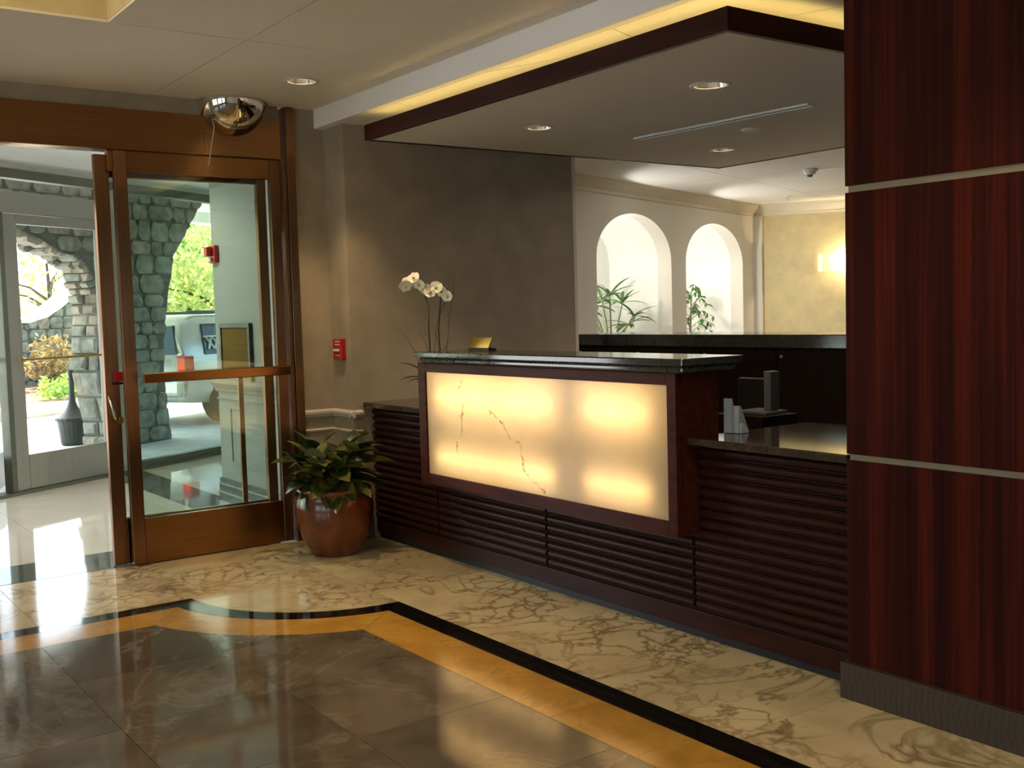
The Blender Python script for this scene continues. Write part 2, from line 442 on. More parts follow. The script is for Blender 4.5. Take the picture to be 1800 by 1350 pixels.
# ------------------------------------------------------------------ mesh helpers
WORLD = {}          # object name -> world location of its frame
class MB:
    def __init__(self, xf=None):
        self.v, self.f, self.xf = [], [], xf
    def pt(self, p):
        p = V(p)
        if self.xf is not None:
            p = self.xf @ p
        self.v.append(p)
        return len(self.v) - 1
    def face(self, pts):
        self.f.append([self.pt(p) for p in pts])
        return self
    def box(self, a, b):
        x0, y0, z0 = a
        x1, y1, z1 = b
        i = [self.pt(p) for p in ((x0, y0, z0), (x1, y0, z0), (x1, y1, z0), (x0, y1, z0), (x0, y0, z1), (x1, y0, z1), (x1, y1, z1), (x0, y1, z1))]
        for q in ((0, 3, 2, 1), (4, 5, 6, 7), (0, 1, 5, 4), (1, 2, 6, 5), (2, 3, 7, 6), (3, 0, 4, 7)):
            self.f.append([i[k] for k in q])
        return self
    def prism(self, poly, z0, z1):
        n = len(poly)
        a = [self.pt((p[0], p[1], z0)) for p in poly]
        b = [self.pt((p[0], p[1], z1)) for p in poly]
        self.f.append(a[::-1])
        self.f.append(b)
        for i in range(n):
            j = (i + 1) % n
            self.f.append([a[i], a[j], b[j], b[i]])
        return self
    def loft(self, rings, caps=True, closed=True):
        idx = [[self.pt(p) for p in r] for r in rings]
        n = len(rings[0])
        for a, b in zip(idx[:-1], idx[1:]):
            for i in range(n if closed else n - 1):
                j = (i + 1) % n
                self.f.append([a[i], a[j], b[j], b[i]])
        if caps and closed:
            self.f.append(idx[0][::-1])
            self.f.append(idx[-1])
        return self
    def lathe(self, prof, c=(0, 0, 0), seg=24, a0=0.0, a1=math.tau, caps=False):
        full = abs(a1 - a0 - math.tau) < 1e-6
        n = seg if full else seg + 1
        rings = []
        for r, z in prof:
            rings.append([(c[0] + r * math.cos(a0 + (a1 - a0) * k / seg), c[1] + r * math.sin(a0 + (a1 - a0) * k / seg), c[2] + z) for k in range(n)])
        return self.loft(rings, caps=caps, closed=full)
    def tube(self, path, rad, seg=6):
        path = [V(p) for p in path]
        rr = rad if isinstance(rad, (list, tuple)) else [rad] * len(path)
        rings = []
        for i, p in enumerate(path):
            d = (path[min(i + 1, len(path) - 1)] - path[max(i - 1, 0)]).normalized()
            u = d.cross(V((0, 0, 1)))
            if u.length < 1e-3:
                u = V((1, 0, 0))
            u.normalize()
            w_ = d.cross(u)
            rings.append([p + (u * math.cos(math.tau * k / seg) + w_ * math.sin(math.tau * k / seg)) * rr[i] for k in range(seg)])
        return self.loft(rings)
    def build(self, name, mat, parent=None, bevel=0.0, smooth=False, sub=0, local=False):
        me = bpy.data.meshes.new(name)
        off = WORLD.get(parent.name, V((0, 0, 0))) if parent else V((0, 0, 0))
        me.from_pydata([tuple(p) if local else tuple(p - off) for p in self.v], [], self.f)
        me.update()
        o = bpy.data.objects.new(name, me)
        COL.objects.link(o)
        me.materials.append(MATS[mat])
        WORLD[o.name] = off.copy()
        if parent:
            o.parent = parent
        import bmesh
        bm = bmesh.new(); bm.from_mesh(me)
        bmesh.ops.recalc_face_normals(bm, faces=bm.faces)
        bm.to_mesh(me); bm.free()
        if smooth:
            for p in me.polygons:
                p.use_smooth = True
        if bevel:
            md = o.modifiers.new('bevel', 'BEVEL')
            md.width = bevel
            md.segments = 2
            md.limit_method = 'ANGLE'
            md.angle_limit = R_(40)
        if sub:
            md = o.modifiers.new('sub', 'SUBSURF')
            md.levels = md.render_levels = sub
        return o
def tag(o, label, cat=None, group=None, kind=None):
    o['label'] = label
    if cat: o['category'] = cat
    if group: o['group'] = group
    if kind: o['kind'] = kind
    return o
def empty(name, loc, label, cat, group=None, kind=None):
    o = bpy.data.objects.new(name, None)
    o.empty_display_size = 0.1
    COL.objects.link(o)
    o.location = loc
    WORLD[o.name] = V(loc)
    return tag(o, label, cat, group, kind)
def inst(src, name, parent, loc, rot=(0, 0, 0), scale=(1, 1, 1)):
    o = src.copy()
    o.name = name
    COL.objects.link(o)
    o.parent = parent
    o.location = V(loc) - WORLD[parent.name]
    o.rotation_euler = rot
    o.scale = scale
    WORLD[o.name] = V(loc)
    return o
def lamp(name, kind, loc, energy, color, parent=None, **kw):
    l = bpy.data.lights.new(name, kind)
    l.energy = energy
    l.color = color
    for k, v in kw.items():
        if k != 'aim':
            setattr(l, k, v)
    o = bpy.data.objects.new(name, l)
    COL.objects.link(o)
    if parent:
        o.parent = parent
        o.location = V(loc) - WORLD[parent.name]
    else:
        o.location = loc
    d = V(kw.get('aim', (0, 0, -1)))
    o.rotation_euler = (-d).to_track_quat('Z', 'Y').to_euler()
    return o
def clip(poly, x0, x1, y0, y1):
    def cut(ps, f, inter):
        o = []
        for i, p in enumerate(ps):
            q = ps[i - 1]
            if f(p):
                if not f(q): o.append(inter(q, p))
                o.append(p)
            elif f(q):
                o.append(inter(q, p))
        return o
    def ix(c): return lambda a, b: (c, a[1] + (b[1] - a[1]) * (c - a[0]) / (b[0] - a[0]))
    def iy(c): return lambda a, b: (a[0] + (b[0] - a[0]) * (c - a[1]) / (b[1] - a[1]), c)
    for f, i in ((lambda p: p[0] >= x0, ix(x0)), (lambda p: p[0] <= x1, ix(x1)), (lambda p: p[1] >= y0, iy(y0)), (lambda p: p[1] <= y1, iy(y1))):
        if not poly: return []
        poly = cut(poly, f, i)
    return poly
def area2(p):
    return abs(sum(p[i - 1][0] * p[i][1] - p[i][0] * p[i - 1][1] for i in range(len(p)))) / 2

WALL_Y, JOG_Y, JOG_X, END_X = 6.42, 6.15, 3.19, 5.06
CEIL, LOWC = 2.785, 2.665
DESK_X = 3.335

# ------------------------------------------------------------------ floor of the lobby
floor = MB().prism([(-4.5, -4.5), (9, -4.5), (9, 6.4), (4.9, 6.4), (4.9, WALL_Y + 0.06), (-4.5, WALL_Y + 0.06)], -0.12, -0.006).build('floor', 'grout')
tag(floor, 'polished marble lobby floor with black and gold inlaid border', 'floor', kind='structure')
BX, BY, BR = 2.645, 5.47, 0.79
def outline(off, n=20):
    r = BR + off
    dy = math.sqrt(r * r - off * off)
    a0 = math.atan2(-dy, -off)
    a1 = math.atan2(-off, -dy)
    if a0 < 0: a0 += math.tau
    if a1 < 0: a1 += math.tau
    arc = [(BX + r * math.cos(a0 + (a1 - a0) * k / n), BY + r * math.sin(a0 + (a1 - a0) * k / n)) for k in range(n + 1)]
    return arc
ZT, ZB, G = 0.0, -0.02, 0.0012
def slab(poly, mat, name):
    if len(poly) < 3 or area2(poly) < 0.002: return
    c = (sum(p[0] for p in poly) / len(poly), sum(p[1] for p in poly) / len(poly))
    mb = MB().prism([(p[0] - c[0], p[1] - c[1]) for p in poly], ZB, ZT)
    o = mb.build(name, mat)
    o.parent = floor
    o.location = (c[0], c[1], 0)
    return o
# cream slabs along the desk and along the door wall
ys = [-4.4, -2.9, -1.5, -0.1, 1.15, 2.42, 3.05, 4.02, 4.9, BY]
for a, b in zip(ys[:-1], ys[1:]):
    slab([(BX + G, a + G), (3.40, a + G), (3.40, b - G), (BX + G, b - G)], 'marble_cream', 'marble_slab')
xs = [-4.4, -3.2, -2.0, -0.9, 0.25, 1.1, 1.95, BX, 3.40]
for a, b in zip(xs[:-1], xs[1:]):
    slab([(a + G, BY + G), (b - G, BY + G), (b - G, WALL_Y + 0.05), (a + G, WALL_Y + 0.05)], 'marble_cream', 'marble_slab')
q = [(BX - G, BY - G)] + [(BX + (BR - G) * math.cos(math.pi + k * math.pi / 48), BY + (BR - G) * math.sin(math.pi + k * math.pi / 48)) for k in range(25)]
slab(q, 'marble_cream', 'marble_slab')
def band(o0, o1, mat, name, lenx):
    a, b = outline(o0 + G), outline(o1 - G)
    slab(a + b[::-1], mat, name)
    y1a, y1b = a[0][1], b[0][1]
    x1a, x1b = a[-1][0], b[-1][0]
    Xa, Xb, Ya, Yb = BX - o0 - G, BX - o1 + G, BY - o0 - G, BY - o1 + G
    ya, yb = y1a - 2 * G, y1b - 2 * G
    while ya > -4.3:
        yn = round(y1a - lenx * (1 + round((y1a - ya) / lenx)), 4)
        slab([(Xa, ya), (Xa, yn), (Xb, yn), (Xb, yb)], mat, name)
        ya = yb = yn - 2 * G
    xa, xb = x1a - 2 * G, x1b - 2 * G
    while xa > -4.3:
        xn = round(x1a - lenx * (1 + round((x1a - xa) / lenx)), 4)
        slab([(xa, Ya), (xn, Ya), (xn, Yb), (xb, Yb)], mat, name)
        xa = xb = xn - 2 * G
band(0.0, 0.12, 'marble_black', 'black_inlay_strip', 1.25)
band(0.12, 0.37, 'marble_gold', 'gold_inlay_strip', 1.6)
inner = outline(0.37 + G)
reg = inner + [(-4.4, inner[-1][1]), (-4.4, -4.4), (inner[0][0], -4.4)]
T = 0.62
for i in range(11):
    for j in range(15):
        x1 = 2.275 - i * T
        y1 = 5.10 - j * T
        slab(clip(reg, x1 - T + G, x1 - G, y1 - T + G, y1 - G), 'marble_brown', 'brown_marble_tile')

# office floor behind the desk
of = MB().prism([(3.40, -4.4), (15, -4.4), (15, 12), (5.0, 7.6), (4.9, 6.2), (3.40, 6.2)], -0.02, -0.001).build('floor_office', 'carpet_floor')
tag(of, 'dark brown carpet floor behind the reception desk', 'floor', kind='structure')

# vestibule floor
vf = empty('floor_vestibule', (2.0, 8.0, 0), 'cream polished stone floor with dark bands inside the entrance vestibule', 'floor', kind='structure')
def fline(x, off=0.0):
    return F0.y + (x - F0.x) * FD.y / FD.x + off
def vslab(poly, mat, name):
    MB().prism(poly, -0.05, 0.0).build(name, mat, vf)
Y0, Y1 = WALL_Y + 0.062, 6.96
vslab([(-1, Y0), (4.88, Y0), (4.88, Y1), (-1, Y1)], 'vest_floor_dark', 'dark_stone_band')
vslab([(2.79, Y1 + G), (3.16, Y1 + G), (3.16, fline(3.16, 0.1)), (2.79, fline(2.79, 0.1))], 'vest_floor_dark', 'dark_stone_band')
yb_ = [Y1 + G, 8.15, 9.35]
for a, b in zip(yb_[:-1], yb_[1:]):
    for x0, x1 in ((-1.0, 0.4), (0.4, 1.6), (1.6, 2.79)):
        if b < fline(x0) or x0 > 0:
            vslab([(x0 + G, a + G), (x1 - G, a + G), (x1 - G, min(b, fline(x1)) - G), (x0 + G, min(b, fline(x0)) - G)], 'vest_floor', 'cream_stone_slab')
vslab([(1.6 + G, 9.35 + G), (2.79 - G, 9.35 + G), (2.79 - G, fline(2.79, 0.1)), (1.6 + G, fline(1.6, 0.1))], 'vest_floor', 'cream_stone_slab')
vslab([(0.4, 9.35 + G), (1.6 - G, 9.35 + G), (1.6 - G, fline(1.6, 0.1)), (1.2, fline(1.2, 0.1))], 'vest_floor', 'cream_stone_slab')
vslab([(3.16 + G, Y1 + G), (5.2, Y1 + G), (5.2, fline(5.2, 0.1)), (3.16 + G, fline(3.16, 0.1))], 'vest_floor', 'cream_stone_slab')

# ------------------------------------------------------------------ ceilings
TX0, TX1, TY0, TY1 = -1.1, 1.435, 2.35, 4.972
ce = MB()
ce.box((-4.5, -4.5, CEIL + 0.10), (TX0 - 0.06, 6.6, CEIL + 0.14))
ce.box((TX1 + 0.02, -4.5, CEIL + 0.10), (3.14, 6.6, CEIL + 0.14))
ce.box((TX0 - 0.06, -4.5, CEIL + 0.10), (TX1 + 0.02, TY0 - 0.06, CEIL + 0.14))
ce.box((TX0 - 0.06, TY1 + 0.02, CEIL + 0.10), (TX1 + 0.02, 6.6, CEIL + 0.14))
ceil = ce.build('ceiling', 'joint_dark')
tag(ceil, 'beige panelled lobby ceiling with thin dark joints', 'ceiling', kind='structure')
gx = [-4.5, -2.5, TX0, TX1, 2.085, 3.125]
gy = [-4.5, -2.2, 0.1, TY0, 4.968, WALL_Y + 0.05]
g = 0.0035
for a, b in zip(gx[:-1], gx[1:]):
    for c, d in zip(gy[:-1], gy[1:]):
        if a == TX0 and c == TY0: continue
        if c == 4.968 and a == TX1: continue
        if c == 4.968 and a == TX0: b = 2.085
        MB().box((a + g, c + g, CEIL), (b - g, d - g, CEIL + 0.011)).build('ceiling_panel', 'ceiling_paint', ceil)
# lit coffer
tray = MB()
H2 = 3.12
tray.box((TX0 - 0.05, TY1 + 0.001, CEIL + 0.0115), (TX1 + 0.05, TY1 + 0.05, H2)).box((TX0 - 0.05, TY0 - 0.05, CEIL + 0.0115), (TX1 + 0.05, TY0, H2))
tray.box((TX1 + 0.001, TY0, CEIL + 0.0115), (TX1 + 0.05, TY1, H2)).box((TX0 - 0.05, TY0, CEIL + 0.0115), (TX0, TY1, H2)).box((TX0 - 0.05, TY0 - 0.05, H2), (TX1 + 0.05, TY1 + 0.05, H2 + 0.04))
tr_ = tray.build('coffer', 'wall_yellow', ceil)
tr_['label'] = 'raised coffer lit warm yellow inside'
for a, b in (((TX0 + 0.5, TY0 + 0.5), (TX0 + 0.53, TY1 - 0.5)), ((TX1 - 0.53, TY0 + 0.5), (TX1 - 0.5, TY1 - 0.5)), ((TX0 + 0.7, TY1 - 0.53), (TX1 - 0.7, TY1 - 0.5))):
    MB().box((a[0], a[1], H2 - 0.05), (b[0], b[1], H2 - 0.01)).build('light_tube', 'tray_glow', tr_)

# bulkhead and low ceiling
bh = MB().box((3.125, -4.5, LOWC), (3.17, WALL_Y, CEIL + 0.15)).build('trim_bulkhead', 'bulkhead_paint')
tag(bh, 'pale drop from the lobby ceiling to the lower reception ceiling', 'bulkhead', kind='structure')
lc = MB().prism([(3.17, -4.5), (16, -4.5), (16, 13), (4.9, 8.2), (3.0, 6.6), (3.17, 6.4)], LOWC + 0.03, LOWC + 0.08).build('ceiling_low', 'joint_dark')
tag(lc, 'white lower ceiling over the reception area and arched room', 'ceiling', kind='structure')
AD = V((0.9427, 0.3337, 0))
AN = V((0.3337, -0.9427, 0))      # towards the viewer side of the arched wall
A0 = V((6.21, 7.54, 0))
rot = Matrix(((AD.x, -AD.y, 0), (AD.y, AD.x, 0), (0, 0, 1)))
lowpoly = [(3.173, -4.5), (15.9, -4.5), (15.9, 12.5), (4.9, 8.0), (3.173, 6.42)]
lp = [tuple((rot.transposed() @ V((p[0], p[1], 0)))[:2]) for p in lowpoly]
for i in range(-3, 10):
    for j in range(-5, 7):
        pl_ = clip(lp, 1.0 + i * 1.75 + g, 1.0 + (i + 1) * 1.75 - g, 0.55 + j * 1.75 + g, 0.55 + (j + 1) * 1.75 - g)
        if len(pl_) > 2 and area2(pl_) > 0.01:
            wp = [tuple((rot @ V((p[0], p[1], 0)))[:2]) for p in pl_]
            MB().prism(wp, LOWC, LOWC + 0.011).build('ceiling_panel', 'ceiling_white', lc)

# suspended soffit
SX0, SX1, SY0, SY1, SZ0, SZ1 = 3.15, 6.22, 2.875, 5.79, 2.502, 2.594
sof = empty('ceiling_soffit', ((SX0 + SX1) / 2, (SY0 + SY1) / 2, SZ0), 'suspended square soffit edged in dark mahogany above the reception desk', 'soffit', kind='structure')
MB().box((SX0 + 0.026, SY0 + 0.026, SZ0 + 0.004), (SX1 - 0.026, SY1 - 0.026, SZ0 + 0.05)).build('soffit_panel', 'soffit_paint', sof)
for a, b in (((SX0, SY0, SZ0), (SX0 + 0.028, SY1, SZ1)), ((SX1 - 0.028, SY0, SZ0), (SX1, SY1, SZ1)), ((SX0 + 0.029, SY0, SZ0), (SX1 - 0.029, SY0 + 0.028, SZ1)), ((SX0 + 0.029, SY1 - 0.028, SZ0), (SX1 - 0.029, SY1, SZ1))):
    MB().box(a, b).build('fascia', 'wood_slat', sof, bevel=0.002)
for a, b in (((SX0 + 0.05, SY0 + 0.06, SZ1 - 0.035), (SX0 + 0.07, SY1 - 0.06, SZ1 - 0.018)), ((SX0 + 0.08, SY0 + 0.05, SZ1 - 0.035), (SX1 - 0.08, SY0 + 0.07, SZ1 - 0.018))):
    MB().box(a, b).build('cove_light', 'cove_glow', sof)
for x, y in ((SX0 + 0.5, SY0 + 0.5), (SX1 - 0.5, SY0 + 0.5), (SX0 + 0.5, SY1 - 0.5), (SX1 - 0.5, SY1 - 0.5)):
    MB().tube([(x, y, SZ0 + 0.04), (x, y, LOWC + 0.01)], 0.01).build('hanger_rod', 'metal_alu', sof)

# ------------------------------------------------------------------ walls
we = MB()
we.box((-4.5, WALL_Y, -0.01), (0.55, WALL_Y + 0.13, CEIL + 0.15)).box((2.965, WALL_Y, -0.01), (JOG_X + 0.02, WALL_Y + 0.13, CEIL + 0.15)).box((0.55, WALL_Y + 0.005, 2.69), (2.88, WALL_Y + 0.13, CEIL + 0.15))
wall_e = tag(we.build('wall_entrance', 'wallpaper'), 'grey beige papered wall around the bronze entrance doors', 'wall', kind='structure')
wr = MB().box((JOG_X, JOG_Y, -0.01), (END_X, WALL_Y + 0.13, LOWC + 0.03)).build('wall_reception', 'wallpaper')
tag(wr, 'grey brown papered wall behind the orchid and reception desk', 'wall', kind='structure')
MB().box((END_X - 0.008, JOG_Y - 0.002, 0), (END_X + 0.02, WALL_Y + 0.14, LOWC + 0.01)).build('lit_wall_edge', 'trim_cream', wr)  # pale strip stands in for light caught on the wall's end
rail_prof = [(0, 0), (0.012, 0.004), (0.020, 0.018), (0.032, 0.024), (0.034, 0.038), (0.014, 0.046), (0, 0.05)]
def rail_x(mb, x0, x1, y, z, prof=rail_prof):
    mb.loft([[(x, y - p[0], z + p[1]) for p in prof] for x in (x0, x1)])
def rail_y(mb, y0, y1, x, z, prof=rail_prof):
    mb.loft([[(x - p[0], yy, z + p[1]) for p in prof] for yy in (y0, y1)])
mb = MB(); rail_x(mb, 2.968, JOG_X, WALL_Y, 0.795)
rail_y(mb, JOG_Y - 0.033, WALL_Y, JOG_X, 0.795)
rail_x(mb, JOG_X - 0.03, 3.255, JOG_Y, 0.795)
tag(mb.build('trim_chair_rail', 'trim_cream'), 'cream chair rail moulding along the papered wall behind the potted plant', 'moulding', kind='structure')
mb = MB(); pp = [(0, 0), (0.012, 0.003), (0.016, 0.012), (0, 0.02)]
rail_x(mb, 2.968, JOG_X, WALL_Y, 0.70, pp); rail_y(mb, JOG_Y - 0.016, WALL_Y, JOG_X, 0.70, pp); rail_x(mb, JOG_X - 0.016, 3.255, JOG_Y, 0.70, pp)
tag(mb.build('trim_panel_bead', 'trim_cream'), 'thin bead moulding just under the chair rail', 'moulding', kind='structure')
mb = MB().box((2.968, WALL_Y - 0.02, 0), (JOG_X, WALL_Y, 0.14)).box((JOG_X - 0.02, JOG_Y - 0.02, 0), (JOG_X, WALL_Y - 0.02, 0.14)).box((JOG_X, JOG_Y - 0.02, 0), (DESK_X - 0.03, JOG_Y, 0.14))
tag(mb.build('baseboard_entrance', 'base_slate'), 'dark stone baseboard in the corner behind the pot', 'baseboard', kind='structure')
# hidden sides of the lobby
wl = MB().box((-4.6, -4.5, 0), (-4.5, 6.42, 0.55)).box((-4.6, -4.5, 2.45), (-4.5, 6.42, CEIL + 0.15))
for y0, y1 in ((-4.5, -2.6), (-0.5, 0.2), (2.3, 2.9), (5.0, 6.42)):
    wl.box((-4.6, y0, 0.55), (-4.5, y1, 2.45))
tag(wl.build('wall_left', 'wall_white'), 'pale left wall of the lobby with added tall windows', 'wall', kind='structure')
for k, (y0, y1) in enumerate(((-2.6, -0.5), (0.2, 2.3), (2.9, 5.0))):  # unseen windows added to bring ambient daylight into the lobby
    wn2 = empty('window_%d' % (k + 2), (-4.55, (y0 + y1) / 2, 0.55), 'added unseen daylight window in the left wall, %s' % ('first behind the viewer', 'middle one', 'nearest the entrance')[k], 'window', kind='structure')
    MB().box((-4.555, y0 + 0.05, 0.60), (-4.547, y1 - 0.05, 2.40)).build('pane', 'glass_clear', wn2)
    for a, b in (((y0, 0.55), (y0 + 0.05, 2.45)), ((y1 - 0.05, 0.55), (y1, 2.45)), ((y0 + 0.05, 0.55), (y1 - 0.05, 0.60)), ((y0 + 0.05, 2.40), (y1 - 0.05, 2.45))):
        MB().box((-4.58, a[0], a[1]), (-4.52, b[0], b[1])).build('frame', 'metal_bronze', wn2)
tag(MB().box((-60, -40, -0.08), (-4.62, 9.0, -0.03)).build('ground_side', 'asphalt'), 'paved ground outside the added lobby windows', 'ground', kind='structure')
for nm, a, b, lab in (('wall_back', (-4.5, -4.6, 0), (3.3, -4.5, CEIL + 0.15), 'plain beige wall behind the viewer'), ('wall_office_end', (3.9, -4.6, 0), (16, -4.5, LOWC + 0.04), 'plain wall at the far end of the office')):
    tag(MB().box(a, b).build(nm, 'wall_white'), lab, 'wall', kind='structure')
tag(MB().box((15.9, -4.5, 0), (16.0, 12.6, LOWC + 0.04)).build('wall_office_right', 'wall_yellow'), 'plain yellow wall at the right of the office', 'wall', kind='structure')

# wooden column wall at the right
col = empty('wall_column', (3.55, -1.0, 0), 'tall reddish mahogany panelled column at the right edge', 'column', kind='structure')
CY = 2.412
MB().box((3.247, -4.4, 0.0), (3.9, CY - 0.008, CEIL + 0.02)).build('core', 'metal_strip', col)
gz = [0.135, 0.884, 0.900, 1.842, 1.860, CEIL + 0.01]
for z0, z1 in ((0.135, 0.880), (0.902, 1.838), (1.862, CEIL + 0.01)):
    mb = MB().box((3.238, -4.4, z0), (3.2465, CY, z1)).box((3.2465, CY - 0.0075, z0), (3.9, CY, z1))
    mb.build('wood_panel', 'wood_column', col)
MB().box((3.212, -4.4, 0), (3.2465, CY + 0.018, 0.135)).build('stone_base', 'stone_base', col, bevel=0.004)
MB().box((3.2465, CY - 0.0075, 0), (3.9, CY + 0.018, 0.135)).build('stone_base', 'stone_base', col, bevel=0.004)

# ------------------------------------------------------------------ arched wall and yellow wall
ax = Matrix(((AD.x, -AN.x, 0, A0.x), (AD.y, -AN.y, 0, A0.y), (0, 0, 1, 0), (0, 0, 0, 1)))   # t along, depth behind, z
aw = MB(ax)
ZTOP, SILL, SPR, APX = LOWC + 0.02, 0.78, 1.92, 2.385
ARCH = ((0.385, 1.965), (2.32, 3.905))
def arch_pts(t0, t1, n=28):
    c, h = (t0 + t1) / 2, (t1 - t0) / 2
    return [(c - h * math.cos(math.pi * k / n), SPR + (APX - SPR) * math.sin(math.pi * k / n) ** 0.94) for k in range(n + 1)]
TH = 0.16
TEND = 4.29
def quadbox(t0, t1, z0, z1):
    aw.box((t0, 0, z0), (t1, TH, z1))
quadbox(-1.3, ARCH[0][0], 0, ZTOP); quadbox(ARCH[0][1], ARCH[1][0], 0, ZTOP); quadbox(ARCH[1][1], TEND + 0.1, 0, ZTOP)
for t0, t1 in ARCH:
    quadbox(t0, t1, 0, SILL)
    P = arch_pts(t0, t1)
    aw.loft([[(p[0], 0, p[1]), (p[0], 0, ZTOP), (p[0], TH, ZTOP), (p[0], TH, p[1])] for p in P])
wa = tag(aw.build('wall_arches', 'wall_white'), 'white wall with two bright arched niches beyond the desk', 'wall', kind='structure')
for t0, t1 in ARCH:
    P = [(t0, SILL)] + arch_pts(t0, t1) + [(t1, SILL)]
    nb = MB(ax)
    DP = 0.75
    nb.loft([[(p[0], TH - 0.002, p[1]) for p in P], [(p[0], DP, p[1]) for p in P]], caps=False)
    nb.f.append(list(range(len(P), 2 * len(P))))
    nb.build('niche', 'plaster_niche', wa)
crown = [(0, -0.135), (0.012, -0.128), (0.016, -0.10), (0.045, -0.07), (0.075, -0.035), (0.085, -0.012), (0.10, 0.0), (0, 0)]
mb = MB(ax); mb.loft([[(t, -p[0], LOWC + p[1]) for p in crown] for t in (-1.3, TEND)])
tag(mb.build('trim_crown_arches', 'trim_cream'), 'cream crown moulding above the arched niches', 'moulding', kind='structure')
B0 = A0 + AD * TEND
YD = V((math.sin(R_(153.0)), math.cos(R_(153.0)), 0))
YN = V((-YD.y, YD.x, 0)) * -1
if YN.dot(V((-1, -1, 0))) < 0: YN = -YN
yx = Matrix(((YD.x, -YN.x, 0, B0.x), (YD.y, -YN.y, 0, B0.y), (0, 0, 1, 0), (0, 0, 0, 1)))
wy = tag(MB(yx).box((-0.1, 0, 0), (6.0, 0.12, LOWC + 0.02)).build('wall_yellow', 'wall_yellow'), 'yellow papered wall with a glowing sconce beyond the desk', 'wall', kind='structure')
mb = MB(yx); mb.loft([[(t, -p[0], LOWC + p[1]) for p in crown] for t in (0.0, 6.0)])
tag(mb.build('trim_crown_yellow', 'trim_cream'), 'cream crown moulding above the yellow wall', 'moulding', kind='structure')
tag(MB(yx).box((-0.02, -0.05, 0), (0.10, 0.0, LOWC - 0.13)).build('trim_corner', 'wall_white'), 'narrow white corner trim between arches and yellow wall', 'trim', kind='structure')

# ------------------------------------------------------------------ bronze door frame and leaves
fr = empty('door_frame', (1.8, WALL_Y, 0), 'bronze metal surround with deep header around the entrance', 'door frame', kind='structure')
MB().box((0.45, WALL_Y - 0.02, 2.4505), (2.879, WALL_Y + 0.12, 2.688)).build('header', 'metal_bronze_flat', fr, bevel=0.003)
MB().box((2.881, WALL_Y - 0.03, 0), (2.905, WALL_Y + 0.12, 2.455)).build('jamb_stop', 'metal_bronze', fr, bevel=0.002)
MB().box((2.912, WALL_Y - 0.035, 0), (2.968, WALL_Y + 0.12, CEIL - 0.002)).build('jamb', 'metal_bronze', fr, bevel=0.003)
MB().box((0.45, WALL_Y - 0.02, 0), (0.55, WALL_Y + 0.12, 2.452)).build('jamb', 'metal_bronze', fr, bevel=0.003)
def leaf(name, label, x0, x1, y0, y1, ls, rs, ktop, gtop, ztop):
    r = empty(name, ((x0 + x1) / 2, (y0 + y1) / 2, 0), label, 'door', kind='structure')
    e = 0.0015
    MB().box((x0, y0, 0.008), (x0 + ls, y1, ztop)).build('stile', 'metal_bronze', r, bevel=0.003)
    MB().box((x1 - rs, y0, 0.008), (x1, y1, ztop)).build('stile', 'metal_bronze', r, bevel=0.003)
    MB().box((x0 + ls + e, y0 + 0.002, 0.008), (x1 - rs - e, y1 - 0.002, ktop)).build('kick_plate', 'metal_bronze_flat', r, bevel=0.003)
    MB().box((x0 + ls + e, y0 + 0.002, gtop), (x1 - rs - e, y1 - 0.002, ztop)).build('top_rail', 'metal_bronze_flat', r, bevel=0.003)
    ym = (y0 + y1) / 2
    MB().box((x0 + ls, ym - 0.003, ktop), (x1 - rs, ym + 0.003, gtop)).build('pane', 'glass_clear', r)
    return r
d1 = leaf('door_1', 'bronze framed glass door leaf with horizontal push bar', 1.845, 2.872, WALL_Y - 0.002, WALL_Y + 0.043, 0.074, 0.066, 0.277, 2.325, 2.4495)
MB().box((1.935, WALL_Y - 0.07, 1.088), (2.865, WALL_Y - 0.03, 1.148)).build('push_bar', 'metal_bronze_flat', d1, bevel=0.005)
for x in (1.96, 2.84):
    MB().box((x - 0.02, WALL_Y - 0.03, 1.095), (x + 0.02, WALL_Y, 1.142)).build('bar_bracket', 'metal_bronze', d1, bevel=0.003)
d2 = leaf('door_2', 'slid back bronze framed glass leaf parked behind the push bar door', 1.752, 2.805, WALL_Y + 0.07, WALL_Y + 0.112, 0.082, 0.062, 0.282, 2.30, 2.43)
MB().box((2.57, WALL_Y + 0.078, 0.284), (2.60, WALL_Y + 0.098, 1.10)).build('muntin', 'metal_bronze', d2)
MB().box((1.80, WALL_Y + 0.045, 1.105), (1.85, WALL_Y + 0.068, 1.16)).build('lock_indicator', 'plastic_red', d2, bevel=0.004)
MB().box((1.79, WALL_Y + 0.045, 1.085), (1.856, WALL_Y + 0.068, 1.1)).build('lock_plate', 'black_frame', d2)
MB().tube([(1.765, WALL_Y + 0.06, 1.02), (1.772, WALL_Y + 0.04, 0.97), (1.785, WALL_Y + 0.035, 0.90), (1.80, WALL_Y + 0.05, 0.86)], 0.007).build('latch_lever', 'metal_chrome', d2, smooth=True)
MB().box((1.812, WALL_Y + 0.05, 0.855), (1.842, WALL_Y + 0.066, 0.89)).build('latch_plate', 'metal_gold', d2, bevel=0.002)
MB().box((1.815, WALL_Y + 0.02, 2.33), (1.85, WALL_Y + 0.068, 2.45)).build('track_hanger', 'metal_bronze', d2, bevel=0.003)

